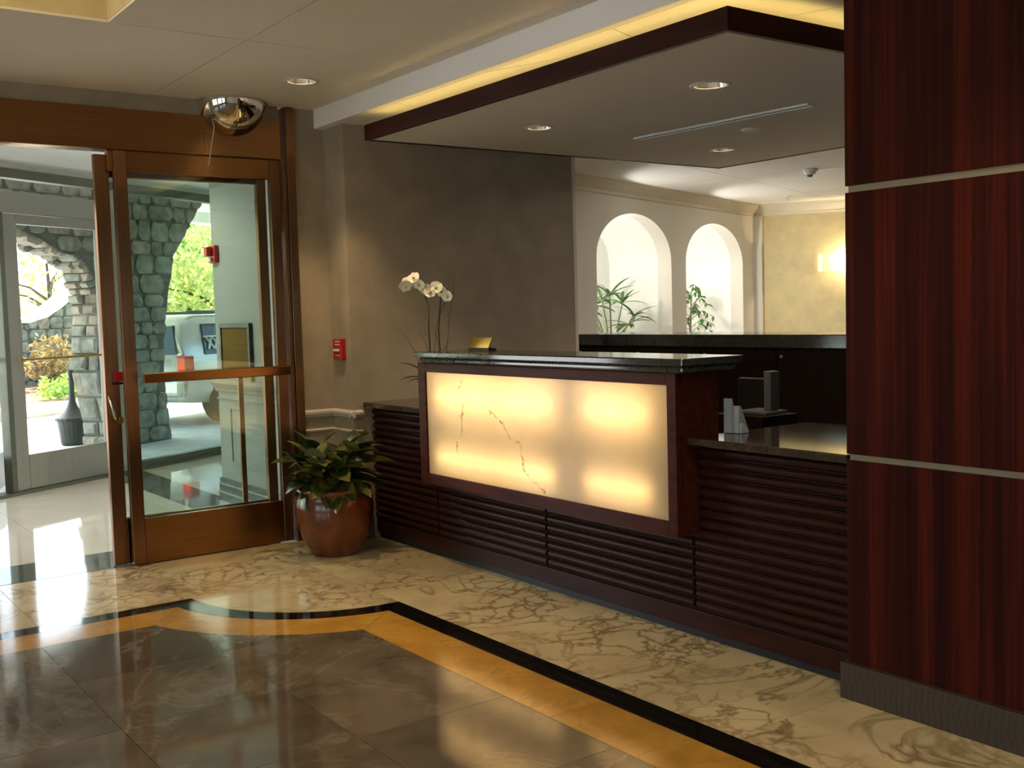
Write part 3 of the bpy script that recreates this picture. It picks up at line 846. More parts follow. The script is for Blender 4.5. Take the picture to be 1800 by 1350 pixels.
# ------------------------------------------------------------------ vestibule walls, ceiling, street front
wv = MB().box((3.0, WALL_Y + 0.131, -0.01), (4.9, 8.0, 2.86)).build('wall_vestibule', 'wall_vestibule')
tag(wv, 'pale grey green side wall of the vestibule with chair rail', 'wall', kind='structure')
big = [(0, 0), (0.014, 0.006), (0.018, 0.03), (0.034, 0.045), (0.05, 0.07), (0.052, 0.085), (0.03, 0.095), (0, 0.1)]
mb = MB(); rail_y(mb, WALL_Y + 0.131, 8.0 + 0.03, 3.0, 0.90, big); mb.build('chair_rail', 'wall_vestibule', wv)
mb = MB(); rail_y(mb, WALL_Y + 0.131, 8.0, 3.0, 0.84, pp); mb.build('bead', 'wall_vestibule', wv)
for i, (z0, z1, pr_, mt) in enumerate(((0, 0.06, 0.035, 'base_grey'), (0.06, 0.12, 0.030, 'base_slate'), (0.122, 0.135, 0.034, 'base_grey'), (0.137, 0.185, 0.026, 'base_slate'), (0.187, 0.198, 0.030, 'base_grey'), (0.20, 0.235, 0.020, 'base_slate'))):
    MB().box((3.0 - pr_, WALL_Y + 0.131, z0), (3.0, 8.0 + 0.0, z1)).build('base_course', mt, wv)
bx = MB()
bx.box((2.992, 6.75, 0.36), (3.0, 6.77, 0.80)).box((2.992, 7.75, 0.36), (3.0, 7.77, 0.80)).box((2.992, 6.77, 0.36), (3.0, 7.75, 0.38)).box((2.992, 6.77, 0.78), (3.0, 7.75, 0.80))
bx.build('panel_moulding', 'wall_vestibule', wv)
VC = 2.82
tag(MB().prism([(-1.1, WALL_Y + 0.135), (5.3, WALL_Y + 0.135), (5.3, fline(5.3, 0.06)), (-1.1, fline(-1.1, 0.06))], VC, VC + 0.05).build('ceiling_vestibule', 'canopy_white'), 'white flat ceiling of the entrance vestibule', 'ceiling', kind='structure')
tag(MB().prism([(5.2, 8.0), (5.3, 8.0), (5.3, fline(5.3)), (5.2, fline(5.2))], 0, VC).build('wall_vestibule_right', 'wall_vestibule'), 'pale wall closing the right side of the vestibule', 'wall', kind='structure')
tag(MB().prism([(-1.1, WALL_Y + 0.131), (-1.0, WALL_Y + 0.131), (-1.0, fline(-1.0)), (-1.1, fline(-1.1))], 0, VC).build('wall_vestibule_left', 'wall_vestibule'), 'pale wall closing the left side of the vestibule', 'wall', kind='structure')

fx = Matrix(((FD.x, FO.x, 0, F0.x), (FD.y, FO.y, 0, F0.y), (0, 0, 1, 0), (0, 0, 0, 1)))    # s along, out, z
def fbox(a, b): return MB(fx).box(a, b)
def fw(s, o=0.0, z=0.0): return F0 + FD * s + FO * o + V((0, 0, z))
ff = empty('window_frame', fw(1.2), 'aluminium street front framing with transom over the outer door', 'window frame', kind='structure')
fbox((-3.4, -0.03, 2.70), (3.84, 0.07, 2.78)).build('head_rail', 'metal_alu_dark', ff)
fbox((-3.4, -0.02, 2.78), (3.84, 0.07, VC)).build('head_trim', 'canopy_white', ff)
fbox((-3.4, -0.06, 2.405), (1.163, 0.08, 2.585)).build('transom_rail', 'metal_alu', ff, bevel=0.004)
fbox((1.165, -0.05, 0), (1.315, 0.07, 2.70)).build('mullion', 'metal_alu', ff, bevel=0.004)
fbox((-0.055, -0.03, 0), (-0.005, 0.07, 2.405)).build('mullion', 'metal_alu_dark', ff, bevel=0.004)
fbox((3.79, -0.05, 0), (3.84, 0.07, 2.70)).build('mullion', 'metal_alu', ff, bevel=0.004)
fbox((1.317, -0.03, 0.002), (3.788, 0.06, 0.085)).build('sill_rail', 'metal_alu_dark', ff, bevel=0.004)
fbox((-3.4, 0.01, 2.586), (1.163, 0.018, 2.70)).build('transom_pane', 'glass_outer', ff)
wn = empty('window_1', fw(2.5), 'tall clear sidelight pane of the street front beside the outer door', 'window', kind='structure')
fbox((1.317, 0.01, 0.086), (3.788, 0.018, 2.70)).build('pane', 'glass_outer', wn)
def outer_leaf(name, label, M):
    r = empty(name, M @ V((0.55, 0, 0)), label, 'door', kind='structure')
    def b(a, c, n, m, bev=0.004): MB(M).box(a, c).build(n, m, r, bevel=bev)
    b((0.0, -0.02, 0.03), (0.135, 0.025, 2.40), 'stile', 'metal_alu')
    b((1.045, -0.02, 0.03), (1.16, 0.025, 2.40), 'stile', 'metal_alu')
    b((0.137, -0.02, 0.03), (1.043, 0.025, 0.33), 'bottom_rail', 'metal_alu')
    b((0.137, -0.02, 2.315), (1.043, 0.025, 2.40), 'top_rail', 'metal_alu')
    b((0.137, 0.0, 0.33), (1.043, 0.006, 2.315), 'pane', 'glass_outer', 0)
    b((0.05, -0.07, 1.145), (1.11, -0.05, 1.165), 'push_bar', 'metal_gold')
    return r
d3 = outer_leaf('door_3', 'aluminium framed glass outer door with thin push bar', fx)
hp = fw(-0.30)
od = V((0.36, 0.933, 0)).normalized(); on = V((-od.y, od.x, 0))
d4 = outer_leaf('door_4', 'aluminium outer door leaf standing open at the left edge', Matrix(((od.x, on.x, 0, hp.x), (od.y, on.y, 0, hp.y), (0, 0, 1, 0), (0, 0, 0, 1))))
tag(fbox((-3.4, -0.06, -0.02), (3.84, 0.10, 0.028)).build('trim_threshold', 'metal_alu_dark'), 'grey metal threshold under the outer doors', 'threshold', kind='structure')

# ------------------------------------------------------------------ outdoors
gr = MB()
gr.prism([tuple((fw(-40, 0.1))[:2]), tuple((fw(40, 0.1))[:2]), tuple((fw(40, 90))[:2]), tuple((fw(-40, 90))[:2])], -0.08, -0.025)
tag(gr.build('ground', 'asphalt'), 'pale paved forecourt outside the entrance', 'ground', kind='structure')
cn = MB(fx).box((-9, 0.05, 3.30), (14, 5.0, 3.55)).build('canopy', 'canopy_white')
tag(cn, 'white entrance canopy over the driveway', 'canopy', kind='structure')
MB(fx).box((-9, 4.7, 3.12), (14, 5.0, 3.30)).build('fascia_beam', 'canopy_white', cn)
fasc = MB(fx).box((-9, 0.072, 2.78), (14, 0.16, 3.32)).build('wall_street', 'canopy_white')
tag(fasc, 'white band of outer wall above the street front glass', 'wall', kind='structure')
SO = 1.726
PC = V((4.15, 13.2, 0))
sx_ = Matrix(((FD.x, FO.x, 0, PC.x), (FD.y, FO.y, 0, PC.y), (0, 0, 1, 0), (0, 0, 0, 1)))
SHIFT = 0.355
left_edge = [(-1.10, -0.03), (-1.12, 0.3), (-1.26, 0.9), (-1.22, 1.3), (-1.19, 1.55), (-1.20, 1.79), (-1.26, 1.95), (-1.35, 2.12), (-1.54, 2.22), (-1.72, 2.25), (-1.93, 2.36), (-2.4, 2.50), (-2.9, 2.52), (-3.4, 2.40), (-3.8, 2.1), (-4.0, 1.6), (-4.0, -0.03)]
left_edge = [(a + (SHIFT if a > -3.9 else 0), b) for a, b in left_edge]
right_edge = [(0.26, -0.03), (0.20, 0.3), (0.17, 0.6), (0.20, 1.2), (0.25, 1.5), (0.34, 1.9), (0.45, 2.26), (0.68, 2.56), (0.91, 2.83), (1.08, 3.08), (1.25, 3.22), (1.7, 3.28)]
def wobble(p, k):
    return (p[0] + 0.03 * math.sin(k * 7.3 + p[1] * 19), p[1])
rng = random.Random(4)
def dens(pl, n=3):
    o = []
    for a, b in zip(pl[:-1], pl[1:]):
        for k in range(n):
            o.append((a[0] + (b[0] - a[0]) * k / n + rng.uniform(-.018, .018), a[1] + (b[1] - a[1]) * k / n))
    o.append(pl[-1])
    return o
le, re_ = dens(left_edge), dens(right_edge)
stone_poly = le[::-1][:0] + [(1.7, 3.31), (-5.0, 3.31), (-5.0, -0.03)] + le[::-1] + re_
sp_ = MB(sx_)
n = len(stone_poly)
fa = [sp_.pt((p[0], 0.0, p[1])) for p in stone_poly]
fb = [sp_.pt((p[0], 0.40, p[1])) for p in stone_poly]
sp_.f += [fa, fb[::-1]] + [[fa[i], fb[i], fb[(i + 1) % n], fa[(i + 1) % n]] for i in range(n)]
arc = sp_.build('stone_arcade', 'mortar')
tag(arc, 'rough fieldstone pillar and arches outside the glass front', 'stone arch')
def inside(p, poly):
    c = False
    for i in range(len(poly)):
        a, b = poly[i - 1], poly[i]
        if (a[1] > p[1]) != (b[1] > p[1]) and p[0] < (b[0] - a[0]) * (p[1] - a[1]) / (b[1] - a[1]) + a[0]:
            c = not c
    return c
def stones(parent, xf, poly, x0, x1, z0, z1, dx, dz, mat, seed, proud=0.035, front=0.0):
    r = random.Random(seed)
    row, z = 0, z0
    while z < z1:
        h = dz * r.uniform(0.7, 1.25)
        x = x0 - r.random() * dx
        while x < x1:
            wd = dx * r.uniform(0.6, 1.5)
            cx, cz = x + wd / 2, z + h / 2
            ring = []
            m = 10
            for k in range(m):
                a = math.tau * (k + 0.5) / m
                sq = min(1.34, 1.0 / max(abs(math.cos(a)), abs(math.sin(a))))
                ring.append((cx + math.cos(a) * sq * wd * 0.485 * r.uniform(0.88, 1.03), cz + math.sin(a) * sq * h * 0.485 * r.uniform(0.88, 1.03)))
            if inside((cx, cz), poly):
                fit = []
                for q_ in ring:
                    for _ in range(12):
                        if inside(q_, poly): break
                        q_ = (cx + (q_[0] - cx) * 0.85, cz + (q_[1] - cz) * 0.85)
                    fit.append(q_)
                ring = fit
            if inside((cx, cz), poly):
                pr2 = proud * r.uniform(0.5, 1.2)
                sb = MB(xf)
                sb.loft([[(q_[0], front + 0.005, q_[1]) for q_ in ring], [(q_[0], front - pr2 * 0.7, q_[1]) for q_ in ring], [(cx + (q_[0] - cx) * 0.80, front - pr2 * r.uniform(0.75, 1.25), cz + (q_[1] - cz) * 0.80) for q_ in ring]])
                sb.build('stone', mat if r.random() < 0.7 else 'stone_warm', parent)
            x += wd
        z += h
stones(arc, sx_, stone_poly, -5.0, 1.7, 0.0, 3.3, 0.30, 0.20, 'stone', 3)
# stones in the thickness of the left arch
for k, (a, b) in enumerate(zip(left_edge[:-1], left_edge[1:])):
    nn = 2
    for j in range(nn):
        p0 = (a[0] + (b[0] - a[0]) * j / nn, a[1] + (b[1] - a[1]) * j / nn)
        p1 = (a[0] + (b[0] - a[0]) * (j + 1) / nn, a[1] + (b[1] - a[1]) * (j + 1) / nn)
        L = math.hypot(p1[0] - p0[0], p1[1] - p0[1])
        nx, nz = -(p1[1] - p0[1]) / L, (p1[0] - p0[0]) / L
        c_ = rng.uniform(0.12, 0.28)
        for o0, o1 in ((0.0, c_ - 0.008), (c_ + 0.008, 0.40)):
            e = rng.uniform(0.02, 0.085)
            sb = MB(sx_)
            g0, g1 = 0.06, 0.94
            q0 = (p0[0] + (p1[0] - p0[0]) * g0, p0[1] + (p1[1] - p0[1]) * g0)
            q1 = (p0[0] + (p1[0] - p0[0]) * g1, p0[1] + (p1[1] - p0[1]) * g1)
            r0 = (p0[0] + (p1[0] - p0[0]) * 0.2 + nx * e, p0[1] + (p1[1] - p0[1]) * 0.2 + nz * e)
            r1 = (p0[0] + (p1[0] - p0[0]) * 0.8 + nx * e * rng.uniform(.6, 1.3), p0[1] + (p1[1] - p0[1]) * 0.8 + nz * e)
            sb.loft([[(q0[0] - nx * 0.03, o0, q0[1] - nz * 0.03), (q0[0] - nx * 0.03, o1, q0[1] - nz * 0.03), (q1[0] - nx * 0.03, o1, q1[1] - nz * 0.03), (q1[0] - nx * 0.03, o0, q1[1] - nz * 0.03)],
                     [(q0[0] + nx * e * 0.5, o0, q0[1] + nz * e * 0.5), (q0[0] + nx * e * 0.5, o1, q0[1] + nz * e * 0.5), (q1[0] + nx * e * 0.5, o1, q1[1] + nz * e * 0.5), (q1[0] + nx * e * 0.5, o0, q1[1] + nz * e * 0.5)],
                     [(r0[0], o0 + 0.03, r0[1]), (r0[0], o1 - 0.03, r0[1]), (r1[0], o1 - 0.03, r1[1]), (r1[0], o0 + 0.03, r1[1])]])
            sb.build('stone', 'stone' if rng.random() < 0.6 else 'stone_warm', arc)
# stones in the thickness of the right hand jamb
for k, (a, b) in enumerate(zip(right_edge[:-2], right_edge[1:-1])):
    nn = 2
    for j in range(nn):
        z0 = a[1] + (b[1] - a[1]) * j / nn; z1 = a[1] + (b[1] - a[1]) * (j + 1) / nn
        s0 = a[0] + (b[0] - a[0]) * j / nn; s1 = a[0] + (b[0] - a[0]) * (j + 1) / nn
        for o0, o1 in ((0.02, 0.19), (0.21, 0.38)):
            sb = MB(sx_)
            e = rng.uniform(0.02, 0.06)
            sb.loft([[(s0 - 0.01, o0, z0 + .012), (s0 - 0.01, o1, z0 + .012), (s1 - 0.01, o1, z1 - .012), (s1 - 0.01, o0, z1 - .012)], [(s0 + e, o0 + .03, z0 + .03), (s0 + e, o1 - .03, z0 + .03), (s1 + e, o1 - .03, z1 - .03), (s1 + e, o0 + .03, z1 - .03)]])
            sb.build('stone', 'stone', arc)
# garden wall with swooping top
GW = V((5.75, 25.5, 0))
gx_ = Matrix(((FD.x, FO.x, 0, GW.x), (FD.y, FO.y, 0, GW.y), (0, 0, 1, 0), (0, 0, 0, 1)))
top = [(-6, 2.6), (-4, 2.2), (-2.5, 1.75), (-1.4, 1.52), (-0.6, 1.50), (-0.1, 1.62), (0.35, 1.85), (0.8, 2.15), (1.4, 2.6), (2.2, 3.0), (3.5, 3.1)]
gp = [(-6, 0), (3.5, 0)] + top[::-1]
gb = MB(gx_)
n = len(gp)
fa = [gb.pt((p[0], 0, p[1])) for p in gp]; fb = [gb.pt((p[0], 0.5, p[1])) for p in gp]
gb.f += [fa, fb[::-1]] + [[fa[i], fb[i], fb[(i + 1) % n], fa[(i + 1) % n]] for i in range(n)]
gw = gb.build('garden_wall', 'mortar')
tag(gw, 'low fieldstone garden wall with pale swooping coping across the drive', 'garden wall')
stones(gw, gx_, gp, -6.0, 3.5, 0.0, 3.1, 0.38, 0.26, 'stone', 8, 0.05)
cb = MB(gx_)
cb.loft([[(p[0], -0.06, p[1] - 0.01), (p[0], 0.56, p[1] - 0.01), (p[0], 0.56, p[1] + 0.07), (p[0], -0.06, p[1] + 0.07)] for p in top])
cb.build('coping', 'coping', gw)
# planting bed and kerb in front of the garden wall
bo = (GW - F0).dot(FO)
bs = (GW - F0).dot(FD)
kb = MB(fx).box((bs - 9, bo - 5.3, -0.03), (bs + 3.5, bo - 5.0, 0.16)).build('kerb', 'kerb')
tag(kb, 'pale stone kerb edging the planting bed', 'kerb', kind='structure')
bd = MB(fx).box((bs - 9, bo - 5.0, -0.03), (bs + 3.5, bo - 0.1, 0.14)).build('planting_bed', 'mulch')
tag(bd, 'brown mulched planting bed beside the drive', 'planting bed', kind='structure')
def leafcloud(name, mat, c, rad, n, size, seed, parent=None, shell=0.5, flat=0.0):
    r = random.Random(seed)
    mb = MB()
    for _ in range(n):
        while True:
            p = V((r.uniform(-1, 1), r.uniform(-1, 1), r.uniform(-1, 1)))
            if shell * r.random() < p.length < 1: break
        bumpy = 1 + 0.18 * math.sin(p.x * 5 + seed) * math.sin(p.y * 4) + 0.15 * math.sin(p.z * 6 + seed)
        q0 = V(c) + V((p.x * rad[0], p.y * rad[1], p.z * rad[2])) * bumpy
        a = V((r.uniform(-1, 1), r.uniform(-1, 1), r.uniform(-1, 1) * (1 - flat))).normalized()
        b = a.cross(V((r.uniform(-1, 1), r.uniform(-1, 1), r.uniform(-1, 1)))).normalized()
        s = size * r.uniform(0.6, 1.3)
        mb.face([q0 - a * s, q0 + b * s * 0.45, q0 + a * s, q0 - b * s * 0.45])
    o = mb.build(name, mat, parent)
    return o
def tree(label, base, h, rad, mat, seed, n=2600, size=0.16):
    t_ = empty('tree', base, label, 'tree', 'trees beyond the forecourt')
    b = V(base)
    r = random.Random(seed)
    top_ = b + V((0, 0, h * 0.75))
    tk = MB().tube([b, b + V((0.1, 0.05, h * 0.35)), top_], [0.16, 0.12, 0.04], 8).build('trunk', 'bark', t_, smooth=True)
    for k in range(6):
        a = k * 1.05 + r.random()
        st_ = b + V((0.05, 0.03, h * (0.3 + 0.06 * k)))
        MB().tube([st_, st_ + V((math.cos(a) * rad * 0.4, math.sin(a) * rad * 0.4, h * 0.1)), st_ + V((math.cos(a) * rad * 0.85, math.sin(a) * rad * 0.85, h * 0.14))], [0.06, 0.04, 0.012], 5).build('branch', 'bark', tk)
    f_ = leafcloud('foliage', mat, b + V((0, 0, h * 0.62)), (rad, rad, h * 0.40), n, size, seed, t_)
    f_['kind'] = 'stuff'
    return t_
tree('pale green tree at the right of the left arch opening', (8.3, 36.8, -0.03), 4.6, 1.6, 'leaf_tree', 1, 330, 0.15)
tree('low pale tree far behind the garden wall', (5.9, 44.0, -0.03), 3.0, 1.6, 'leaf_tree_dark', 2, 500, 0.15)
tree('yellow green blossoming tree seen just above the parked car', (8.9, 23.4, -0.03), 3.5, 2.3, 'leaf_yellow', 3, 5200, 0.10)
tree('fresh green tree rising above the blossoming tree', (12.2, 33.5, -0.03), 5.0, 2.2, 'leaf_tree', 4, 4200, 0.15)
tree('spreading pale tree furthest right behind the car', (15.2, 29.0, -0.03), 4.2, 2.2, 'leaf_yellow', 6, 3200, 0.13)
sh = empty('shrub', tuple(fw(-0.35, 18.6)), 'maroon leaved shrub behind the garden wall', 'shrub')
MB().tube([fw(-0.35, 18.6), fw(-0.35, 18.6, 0.8), fw(-0.4, 18.6, 1.5)], [0.06, 0.05, 0.02]).build('stem', 'bark', sh)
leafcloud('foliage', 'leaf_maroon', fw(-0.35, 18.6, 1.45), (0.85, 0.6, 0.75), 700, 0.1, 9, sh)['kind'] = 'stuff'
for k in range(5):
    p = fw(bs - 4.2 + k * 1.42, bo - 1.5, 0.13)
    hd = empty('hedge_shrub', tuple(p), ('rounded russet hedge shrub, %s of the row along the garden wall' % ['leftmost', 'second from left', 'middle one', 'second from right', 'rightmost'][k]), 'shrub', 'hedge shrubs along the garden wall')
    MB().tube([p, p + V((0, 0, 0.3))], 0.03).build('stem', 'bark', hd)
    leafcloud('foliage', 'leaf_hedge' if k != 3 else 'leaf_yellow', p + V((0, 0, 0.55)), (0.60, 0.55, 0.5), 900, 0.07, 20 + k, hd)['kind'] = 'stuff'
for k in range(8):
    p = fw(bs - 4.0 + k * 0.68, bo - 4.3 + 0.25 * math.sin(k * 2.1), 0.135)
    hd = empty('bedding_plant', tuple(p), ('low bright green bedding plant behind the kerb, %s from the left' % ('first', 'second', 'third', 'fourth', 'fifth', 'sixth', 'seventh', 'last')[k]), 'plant', 'bedding plants behind the kerb')
    leafcloud('foliage', 'leaf_bed' if k % 3 else 'leaf_tree', p + V((0, 0, 0.18)), (0.36, 0.3, 0.22), 240, 0.06, 40 + k, hd)['kind'] = 'stuff'

# smokers' urn
up = V((3.30, 13.72, -0.025))
ur = empty('ash_urn', tuple(up), 'black long necked ash urn standing outside the outer door', 'ash urn')
MB().lathe([(0.0, 0), (0.14, 0), (0.15, 0.02), (0.185, 0.27), (0.19, 0.30), (0.21, 0.305), (0.21, 0.335), (0.0, 0.335)], up, 20).build('bucket', 'urn_black', ur, smooth=False)
MB().lathe([(0.195, 0.335), (0.16, 0.36), (0.10, 0.41), (0.065, 0.46), (0.042, 0.53), (0.033, 0.62), (0.031, 0.90), (0.0, 0.905)], up, 20).build('neck', 'urn_black', ur, smooth=True)
MB().lathe([(0.033, 0.86), (0.037, 0.865), (0.037, 0.93), (0.0, 0.94)], up, 16).build('cap', 'urn_black', ur, smooth=True)

# parked car (x forward, y left, origin at near rear corner on the ground)
CO = V((4.93, 14.30, -0.025))
cx_ = Matrix(((FD.x, FO.x, 0, CO.x), (FD.y, FO.y, 0, CO.y), (0, 0, 1, 0), (0, 0, 0, 1)))
car = empty('car', tuple(CO + FD * 2.3 + FO * 0.9), 'silver sport utility car parked under the canopy, rear end in view', 'car')
W = 1.84
def sect(x, prof):
    return [(x, y, z) for y, z in prof]
def cprof(zb, zs, zr, ins, ri):
    return [(0.06, zb), (0.0, zb + 0.18), (0.0, zs - 0.2), (0.02, zs), (ins, zr - 0.07), (ri, zr), (W - ri, zr), (W - ins, zr - 0.07), (W - 0.02, zs), (W, zs - 0.2), (W, zb + 0.18), (W - 0.06, zb)]
mb = MB(cx_)
mb.loft([sect(0.04, cprof(0.42, 0.93, 0.98, 0.05, 0.12)), sect(0.0, cprof(0.40, 0.92, 1.00, 0.06, 0.14)), sect(0.05, cprof(0.34, 0.95, 1.24, 0.12, 0.24)), sect(0.18, cprof(0.32, 0.95, 1.46, 0.17, 0.30)), sect(0.5, cprof(0.30, 0.95, 1.53, 0.18, 0.32)), sect(2.4, cprof(0.28, 0.95, 1.55, 0.18, 0.32)), sect(2.95, cprof(0.28, 0.95, 1.45, 0.20, 0.34)), sect(3.5, cprof(0.28, 1.0, 1.12, 0.1, 0.25)), sect(4.4, cprof(0.32, 0.92, 0.98, 0.1, 0.25)), sect(4.65, cprof(0.42, 0.75, 0.80, 0.14, 0.3))])
body = mb.build('body', 'car_paint', car, smooth=True, bevel=0.0)
def sidewin(x0, x1, x2, x3, name='side_window'):
    z0, z1 = 0.98, 1.40
    y0, y1 = 0.032, 0.158
    m_ = MB(cx_)
    m_.loft([[(x0, y0 - 0.022, z0), (x1, y0 - 0.022, z0), (x2, y1 - 0.03, z1), (x3, y1 - 0.03, z1)], [(x0, y0 + 0.02, z0), (x1, y0 + 0.02, z0), (x2, y1 + 0.02, z1), (x3, y1 + 0.02, z1)]])
    return m_.build(name, 'car_glass', car)
for a in ((0.42, 1.05, 1.05, 0.50), (1.15, 2.0, 2.0, 1.15), (2.1, 3.0, 2.72, 2.1)):
    sw = sidewin(*a)
    if a[0] < 0.5:
        lat = MB(cx_)
        for k in range(4):
            xa = 0.48 + 0.13 * k
            lat.loft([[(xa, -0.0, 1.05), (xa + 0.03, -0.0, 1.05), (xa + 0.15, 0.055, 1.22), (xa + 0.12, 0.055, 1.22)], [(xa, 0.02, 1.05), (xa + 0.03, 0.02, 1.05), (xa + 0.15, 0.08, 1.22), (xa + 0.12, 0.08, 1.22)]])
            lat.loft([[(xa + 0.12, -0.0, 1.05), (xa + 0.15, -0.0, 1.05), (xa + 0.03, 0.055, 1.22), (xa, 0.055, 1.22)], [(xa + 0.12, 0.02, 1.05), (xa + 0.15, 0.02, 1.05), (xa + 0.03, 0.08, 1.22), (xa, 0.08, 1.22)]])
        lat.build('cargo_net', 'plastic_white', sw)
        MB(cx_).loft([[(0.44, -0.002, 1.16 + dz), (1.04, -0.002, 1.16 + dz), (1.04, 0.06, 1.16 + dz), (0.44, 0.06, 1.16 + dz)] for dz in (0.055, 0.075)]).build('cargo_bar', 'plastic_white', sw)
MB(cx_).loft([[(-0.03, 0.14, 0.99), (-0.03, W - 0.14, 0.99), (0.055, W - 0.26, 1.38), (0.055, 0.26, 1.38)], [(0.05, 0.16, 1.00), (0.05, W - 0.16, 1.00), (0.20, W - 0.30, 1.40), (0.20, 0.30, 1.40)]]).build('rear_window', 'car_glass', car)
for y0, y1 in ((-0.012, 0.15), (W - 0.15, W + 0.012)):
    tl = MB(cx_).box((-0.02, y0, 0.76), (0.16, y1, 0.97)).build('tail_lamp', 'plastic_red', car, bevel=0.02)
    MB(cx_).box((-0.024, y0 + 0.03, 0.79), (0.0, y1 - 0.03, 0.85)).build('lamp_lens', 'tail_glow', tl)
MB(cx_).box((-0.10, 0.03, 0.42), (0.3, W - 0.03, 0.66)).build('rear_bumper', 'car_paint', car, bevel=0.06)
MB(cx_).box((-0.03, 0.70, 0.74), (-0.005, 1.14, 0.87)).build('number_plate', 'plastic_white', car)
for y0 in (0.28, W - 0.32):
    MB(cx_).box((0.4, y0, 1.55), (2.5, y0 + 0.04, 1.59)).build('roof_rail', 'car_grey', car, bevel=0.01)
def wheel(x, y, sgn):
    c = cx_ @ V((x, y, 0.36))
    M = Matrix.Translation(c) @ cx_.to_3x3().to_4x4() @ Matrix.Rotation(R_(90), 4, 'X')
    m_ = MB(M); m_.lathe([(0.20, -0.11), (0.33, -0.11), (0.36, -0.08), (0.36, 0.08), (0.33, 0.11), (0.20, 0.11)], (0, 0, 0), 28)
    wh = m_.build('wheel', 'car_rubber', car, smooth=False)
    m2 = MB(M); m2.lathe([(0.0, 0.06 * sgn), (0.06, 0.09 * sgn), (0.19, 0.07 * sgn), (0.205, 0.10 * sgn)], (0, 0, 0), 20)
    m2.build('rim', 'metal_alu', wh, smooth=True)
for x in (0.85, 3.75):
    wheel(x, 0.10, 1); wheel(x, W - 0.10, -1)

# wall things in the vestibule
sg = empty('wall_sign', (2.99, 7.4, 1.1), 'black framed brown notice board on the pale vestibule wall', 'sign')
SY_0, SY_1, SZ_0, SZ_1 = 7.28, 7.86, 0.99, 1.42
MB().box((2.982, SY_0 + 0.03, SZ_0 + 0.03), (2.99, SY_1 - 0.03, SZ_1 - 0.03)).build('panel', 'sign_brown', sg)
for a, b in (((SY_0, SZ_0), (SY_0 + 0.03, SZ_1)), ((SY_1 - 0.03, SZ_0), (SY_1, SZ_1)), ((SY_0 + 0.03, SZ_0), (SY_1 - 0.03, SZ_0 + 0.03)), ((SY_0 + 0.03, SZ_1 - 0.03), (SY_1 - 0.03, SZ_1))):
    MB().box((2.972, a[0], a[1]), (2.9995, b[0], b[1])).build('frame', 'black_frame', sg)
al = empty('fire_alarm', (2.98, 7.92, 1.95), 'red fire alarm horn on the vestibule wall edge', 'fire alarm')
MB().box((2.965, 7.86, 1.88), (2.9995, 7.99, 2.01)).build('housing', 'plastic_red', al, bevel=0.006)
MB().box((2.92, 7.90, 1.93), (2.966, 7.97, 2.00)).build('horn', 'plastic_red', al, bevel=0.012)
MB().box((2.945, 7.905, 1.89), (2.966, 7.965, 1.92)).build('strobe', 'plastic_white', al, bevel=0.006)

# ------------------------------------------------------------------ reception desk
desk = empty('reception_desk', (3.7, 4.3, 0), 'dark mahogany reception desk with slatted base and glowing onyx front', 'reception desk')
YE = CY + 0.02
MB().box((DESK_X + 0.012, YE, 0.12), (3.62, JOG_Y - 0.003, 0.855)).build('body', 'wood_cabinet', desk)
MB().box((DESK_X + 0.02, YE, 0.0), (3.60, JOG_Y - 0.003, 0.04)).build('toe_kick', 'toe_black', desk)
MB().box((DESK_X - 0.004, YE, 0.04), (DESK_X + 0.05, JOG_Y - 0.003, 0.125)).build('plinth', 'wood_slat', desk, bevel=0.004)
secs = [(5.383, JOG_Y - 0.004), (4.333, 5.363), (3.283, 4.313), (YE + 0.001, 3.263)]
P_, NS = 0.0449, 16
prof = [(0.0, 0.001), (-0.010, 0.004), (-0.019, 0.011), (-0.023, 0.021), (-0.021, 0.031), (-0.013, 0.038), (0.0, 0.0405)]
for si, (a, b) in enumerate(secs):
    first = None
    for k in range(NS):
        z = 0.132 + k * P_
        if si in (1, 2) and z > 0.44: break
        if first is None:
            mb = MB(); mb.loft([[(DESK_X + 0.012 + p[0], yy, z + p[1]) for p in prof] for yy in (a, b)])
            first = mb.build('slat', 'wood_slat', desk)
        else:
            o = first.copy(); o.name = 'slat'; COL.objects.link(o); o.location = (0, 0, k * P_); o.parent = desk
# lit box
BXF, BY0, BY1, BZ0, BZ1 = 3.20, 3.243, 5.345, 0.468, 1.17
PY0, PY1, PZ0, PZ1 = 3.298, 5.268, 0.531, 1.118
MB().box((BXF, BY0, BZ0), (BXF + 0.03, PY0, BZ1)).build('frame_stile', 'wood_dark', desk, bevel=0.003)
MB().box((BXF, PY1, BZ0), (BXF + 0.03, BY1, BZ1)).build('frame_stile', 'wood_dark', desk, bevel=0.003)
MB().box((BXF, PY0, BZ0), (BXF + 0.03, PY1, PZ0)).build('frame_rail', 'wood_dark', desk, bevel=0.003)
MB().box((BXF, PY0, PZ1), (BXF + 0.03, PY1, BZ1)).build('frame_rail', 'wood_dark', desk, bevel=0.003)
XB = 3.46
MB().box((BXF + 0.03, BY0 + 0.002, BZ0 + 0.002), (XB, BY0 + 0.024, BZ1)).build('box_side', 'wood_dark', desk)
MB().box((BXF + 0.03, BY1 - 0.024, BZ0 + 0.002), (XB, BY1 - 0.002, BZ1)).build('box_side', 'wood_dark', desk)
lin = MB()
lin.box((BXF + 0.031, BY0 + 0.026, BZ0 + 0.004), (XB - 0.1, BY1 - 0.026, BZ0 + 0.02)).box((BXF + 0.031, BY0 + 0.026, BZ1 - 0.02), (XB - 0.1, BY1 - 0.026, BZ1 - 0.002)).box((XB - 0.1, BY0 + 0.026, BZ0 + 0.004), (XB - 0.085, BY1 - 0.026, BZ1 - 0.002))
lin.build('light_box_lining', 'onyx_box_inside', desk)
